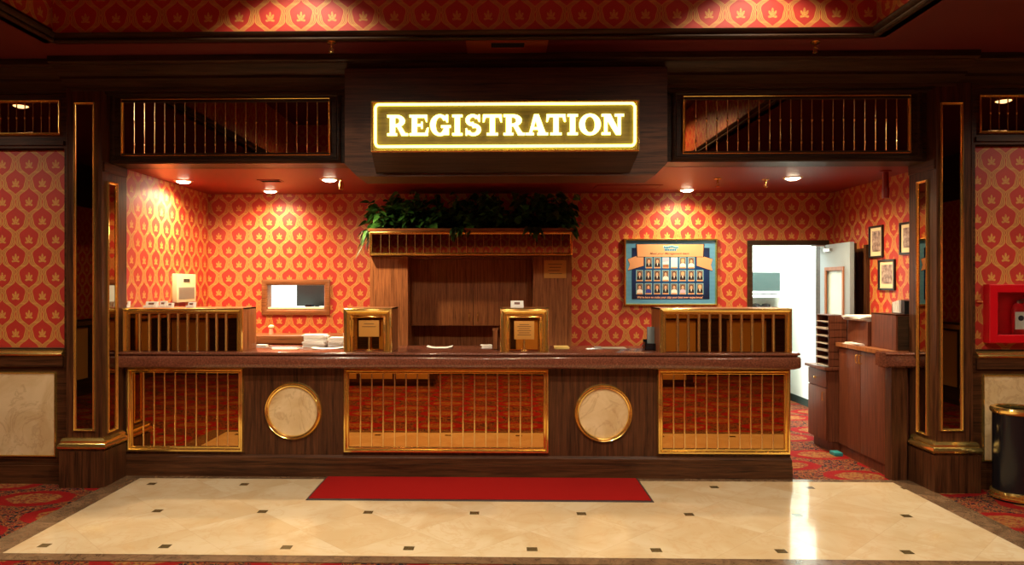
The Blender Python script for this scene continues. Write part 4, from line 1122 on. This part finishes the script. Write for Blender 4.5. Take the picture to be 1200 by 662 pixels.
for px, py, lab, pw_ in ((215, 212, 'recessed downlight nearest the left side wall', 190), (322, 225.5, 'recessed downlight close to the back wall above the hatch', 95), (386, 210, 'recessed downlight beside the small brass spotlight', 150), (804, 222.5, 'recessed downlight close to the back wall above the poster', 95), (929, 208, 'recessed downlight right of the sign, in front of the door', 170)):
    zc = (ZA_C-H)*F/(CY-py); xc = (px-CX)/F*zc; X_, Y_ = xc*cs-zc*sn, xc*sn+zc*cs
    downlight(lab, X_, min(Y_, 7.70), ZA_C, pw_*1.6, 165, 1.0, ga, 'lamp', .068)
zc = (ZA_C-H)*F/(CY-209); xc = (400-CX)/F*zc; X_, Y_ = xc*cs-zc*sn, xc*sn+zc*cs
t = thing('spotlight', 'small brass spotlight hanging from the red alcove ceiling', 'spotlight', (X_, Y_, ZA_C))
m = MB(); m.cyl((X_, Y_, ZA_C-.001), (X_, Y_, ZA_C-.03), .008); m.build('stem', M['brass'], t)
m = MB(); m.lathe([(0, 0), (.018, 0), (.022, -.02), (.022, -.075), (.017, -.078), (.016, -.07), (0, -.07)], (X_, Y_, ZA_C-.028), 'z', 20); m.build('barrel', M['brass'], t)
def ceil_pt(px, py, z): zc = (z-H)*F/(CY-py); xc = (px-CX)/F*zc; return xc*cs-zc*sn, xc*sn+zc*cs
x, y = ceil_pt(317, 211.5, ZA_C)
t = thing('ceiling_vent', 'narrow slatted vent in the alcove ceiling at left', 'vent', (x, y, ZA_C))
m = MB(); m.frame(lambda u, v, o: (u, v, ZA_C-o), x-.11, x+.11, y-.07, y+.07, [(0, 0), (0, .006), (.015, .008), (.02, 0)]); m.build('frame', M['redceil'], t)
m = MB()
for k in range(6): yy = y-.045+k*.018; m.prism([(yy, ZA_C-.001), (yy+.010, ZA_C-.008), (yy+.012, ZA_C-.007), (yy+.003, ZA_C-.0005)], lambda a, b, d: (d, a, b), x-.092, x+.092)
m.build('slats', M['void'], t)
x, y = ceil_pt(735, 219, ZA_C)
m = MB(); m.frame(lambda u, v, o: (u, v, ZA_C-o), x-.33, x+.33, y-.16, y+.16, [(0, 0), (0, .006), (.015, .006), (.018, .002), (.02, 0)]); m.box(x-.315, x+.315, y-.145, y+.145, ZA_C-.003, ZA_C-.0005)
o = m.build('access_panel', M['redceil'], None, (x, y, ZA_C)); tag(o, 'flat red access panel in the alcove ceiling right of the plants', 'access panel')
def sprinkler(px, py, z, lab, mat='brass'):
    x, y = ceil_pt(px, py, z)
    t = thing('sprinkler_head', lab, 'sprinkler', (x, y, z), 'fire sprinkler heads')
    m = MB(); m.lathe([(0, -.001), (.035, -.001), (.033, -.008), (.012, -.012), (0, -.012)], (x, y, z), 'z', 20); m.build('escutcheon', M[mat], t)
    m = MB(); m.cyl((x, y, z-.012), (x, y, z-.04), .009)
    for s_ in (-1, 1): m.tube([(x+s_*.006, y, z-.038), (x+s_*.018, y, z-.055), (x+s_*.004, y, z-.075)], .0025, 6)
    m.cyl((x, y, z-.04), (x, y, z-.075), .003)
    m.build('sprinkler_body', M[mat], t)
    m = MB(); m.lathe([(0, -.075), (.019, -.075), (.02, -.079), (0, -.079)], (x, y, z), 'z', 14); m.build('deflector', M[mat], t)
sprinkler(388.5, 49, ZC, 'sprinkler head on the lobby ceiling left of the sign')
sprinkler(955.5, 49, ZC, 'sprinkler head on the lobby ceiling right of the sign')
sprinkler(841, 209, ZA_C, 'sprinkler head on the alcove ceiling right of the poster downlight')
sprinkler(897, 210, ZA_C, 'sprinkler head on the alcove ceiling nearest the right hand downlight')
# red pipe
m = MB(); x, y = 3.38, 6.45
m.cyl((x, y, ZA_C-.001), (x, y, ZA_C-.22), .026, .026, 18); m.cyl((x, y, ZA_C-.15), (x, y, ZA_C-.24), .032, .03, 18); m.cyl((x, y, ZA_C-.001), (x, y, ZA_C-.012), .05, .05, 18)
o = m.build('ceiling_pipe', M['redceil'], None, (x, y, ZA_C)); tag(o, 'short red pipe hanging from the ceiling by the right pilaster', 'pipe')
# vent in the lobby ceiling strip
x, y = ceil_pt(595, 49, ZC)
t = thing('ceiling_vent', 'black slot vent in an orange surround above the lit sign', 'vent', (x, y, ZC))
m = MB(); m.box(XA(547, 5.38), XA(641, 5.38), 5.222, 5.495, ZC-.006, ZC-.0005); m.build('surround', M['orange'], t)
y = 5.30
m = MB(); m.frame(lambda u, v, o: (u, v, ZC-.006-o), x-.135, x+.135, y-.072, y+.072, [(0, 0), (0, .008), (.012, .008), (.015, 0)]); m.build('rim', M['orange'], t)
m = MB(); m.box(x-.122, x+.122, y-.06, y+.06, ZC-.009, ZC-.006); m.build('slot', M['void'], t)

# ------------------------------------------------------------------ lobby lights (their lamps)
gl = 'recessed lobby ceiling lights'
W_ = (1, .84, .62)
for x in (XA(18, 5.9)*0-4.72, 4.8): downlight('recessed lobby light near the '+('left' if x < 0 else 'right')+' end of the front wall', x, 4.78, ZC, 150, 155, .8, gl, 'lamp_dim', .07, W_, .07)
for x, y, p in ((-1.45, 4.72, 120), (1.87, 4.72, 120), (-1.5, 3.1, 250), (1.87, 3.1, 250), (.2, 3.1, 260), (-1.5, 1.4, 330), (1.87, 1.4, 330)):
    o = downlight('recessed light in the raised lobby ceiling', x, y, TZ, p, 160 if y < 2 else 125 if y < 4 else 112, .35, gl+' of the tray', 'lamp_dim', .07, W_, .06)

# ------------------------------------------------------------------ mat, bin, fire cabinet
f0, f1 = FL(358, 587), FL(767, 590)
mx0, mx1, my0, my1 = f0[0], f1[0], (f0[1]+f1[1])/2, 6.125
t = thing('door_mat', 'long red mat with dark edge along the foot of the counter', 'mat', ((mx0+mx1)/2, my0, .006))
m = MB(); m.bbox(mx0+.02, mx1-.02, my0+.02, my1-.02, .007, .019, .003); m.build('pile', M['mat'], t)
m = MB(); m.frame(lambda u, v, o: (u, v, .0065+o), mx0, mx1, my0, my1, [(0, 0), (.004, .006), (.022, .009), (.024, 0)]); m.build('rubber_edge', M['rubber'], t)
cyb = 5.63; cxb = XA(1192, cyb); 
t = thing('waste_bin', 'round black waste bin with brass bands at the right wall', 'bin', (cxb, cyb, .0))
m = MB(); r = .172; m.lathe([(0, .002), (r*.98, .002), (r*.98, .012), (r*.9, .03)], (cxb, cyb, 0), 'z', 40); m.lathe([(r*.93, .07), (r*.93, .68), (r*.8, .68), (r*.8, .3), (0, .3)], (cxb, cyb, 0), 'z', 40); m.build('body', M['gloss_black'], t)
m = MB(); m.lathe([(r*.93, .012), (r*1.03, .016), (r*1.05, .03), (r*1.0, .036), (r*1.0, .05), (r*1.03, .056), (r*1.0, .072), (r*.93, .075)], (cxb, cyb, 0), 'z', 40); m.build('brass_foot', M['brass'], t)
m = MB(); m.lathe([(r*.93, .655), (r*.98, .66), (r*1.02, .672), (r*1.03, .69), (r*.98, .703), (r*.86, .708), (r*.80, .70), (r*.8, .66)], (cxb, cyb, 0), 'z', 40); m.build('brass_rim', M['brass'], t)
ex0 = XA(1161, 5.86); ex1 = ex0+.42; ez0, ez1 = 1.172, 1.642; ye = YW+.011
t = thing('fire_cabinet', 'red fire extinguisher cabinet on the wallpaper over the bin', 'fire cabinet', ((ex0+ex1)/2, ye, ez0))
m = MB(); m.frame(FP(ye), ex0, ex1, ez0, ez1, [(0, 0), (0, .075), (.006, .08), (.062, .08), (.068, .074), (.068, .01), (.068, .0)]); m.box(ex0+.06, ex1-.06, ye-.006, ye, ez0+.06, ez1-.06); m.build('red_casing', M['red'], t)
m = MB(); m.box(ex0+.066, ex1-.066, ye-.072, ye-.069, ez0+.066, ez1-.066); m.build('glass_pane', M['glass'], t)
t2 = thing('fire_extinguisher', 'red extinguisher with pale label inside the red wall cabinet', 'fire extinguisher', ((ex0+ex1)/2, ye-.035, ez0+.07))
xc_ = ex0+.255; m = MB(); m.lathe([(0, 0), (.05, 0), (.053, .01), (.053, .2), (.04, .235), (.018, .25), (0, .25)], (xc_, ye-.062+.0, ez0+.069), 'z', 24)
for i, v in enumerate(m.v): m.v[i] = (v[0], ye-.036+(v[1]-(ye-.062))*.5, v[2])
m.build('cylinder', M['red'], t2)
m = MB(); m.box(xc_-.045, xc_+.045, ye-.0655, ye-.063, ez0+.11, ez0+.25); m.build('paper_label', M['white'], t2)
m = MB(); m.lathe([(0, 0), (.022, 0), (.022, .002), (0, .002)], (xc_, ye-.0655, ez0+.20), 'y', 18); m.build('round_mark', M['ink'], t2)
m = MB(); m.cyl((xc_, ye-.036, ez0+.315), (xc_, ye-.036, ez0+.335), .012); m.tube([(xc_-.01, ye-.036, ez0+.335), (xc_+.05, ye-.036, ez0+.35)], .006, 8); m.tube([(xc_-.01, ye-.036, ez0+.325), (xc_+.05, ye-.036, ez0+.33)], .005, 8); m.build('handle', M['chrome'], t2)
# brass coat knob on the wallpaper near the cabinet
x = XA(1146, YW); m = MB(); m.tube([(x-.012, YW-.002, 1.50), (x+.035, YW-.002, 1.50)], .006, 8); m.cyl((x+.012, YW+.011, 1.50), (x+.012, YW-.004, 1.50), .005)
o = m.build('door_catch', M['brass'], None, (x, YW, 1.5)); tag(o, 'tiny brass catch on the wallpaper left of the red fire cabinet', 'catch')

# unseen benches, added only to put dark shapes in the mirror reflections
for x, w in ((-2.0, 1.9), (2.1, 1.9)):
    t = thing('reflection_bench', 'low dark wood bench added '+('left' if x < 0 else 'right')+' of the viewpoint, for the counter mirrors to reflect', 'bench', (x, .5, 0), 'benches added for the mirrors')
    m = MB(); m.bbox(x-w/2, x+w/2, .30, .75, .06, .46, .01); m.box(x-w/2+.03, x+w/2-.03, .33, .72, 0, .06); m.build('bench_base', M['wood_x'], t)
    for k in range(3):
        a0 = x-w/2+.08+k*(w-.16)/3; m = MB(); m.bbox(a0+.03, a0+(w-.16)/3-.03, .745, .757, .12, .40, .004); m.build('tan_panel', M['tan'], t)
    m = MB(); m.bbox(x-w/2+.01, x+w/2-.01, .31, .74, .46, .54, .02); m.build('cushion', M['mat'], t)

# ------------------------------------------------------------------ world and view
w = bpy.data.worlds.new('world'); S.world = w; w.use_nodes = True
w.node_tree.nodes['Background'].inputs[0].default_value = (.9, .6, .4, 1); w.node_tree.nodes['Background'].inputs[1].default_value = .02
def area(name, loc, rot, sx_, sy_, power, col):
    l = bpy.data.lights.new(name, 'AREA'); l.shape = 'RECTANGLE'; l.size = sx_; l.size_y = sy_; l.energy = power; l.color = col
    o = bpy.data.objects.new(name, l); C.objects.link(o); o.location = loc; o.rotation_euler = rot; return o
for x in (-2.2, 1.0, 3.2): area('office tube', (x, 9.3, ZA_C-.04), (0, 0, 0), 1.2, .6, 105, (.88, 1, .94))
S.view_settings.view_transform = 'Standard'; S.view_settings.look = 'None'
S.view_settings.gamma = 1; S.view_settings.use_curve_mapping = False; S.view_settings.exposure = 0.18
S.cycles.max_bounces = 10 if hasattr(S, 'cycles') else 0
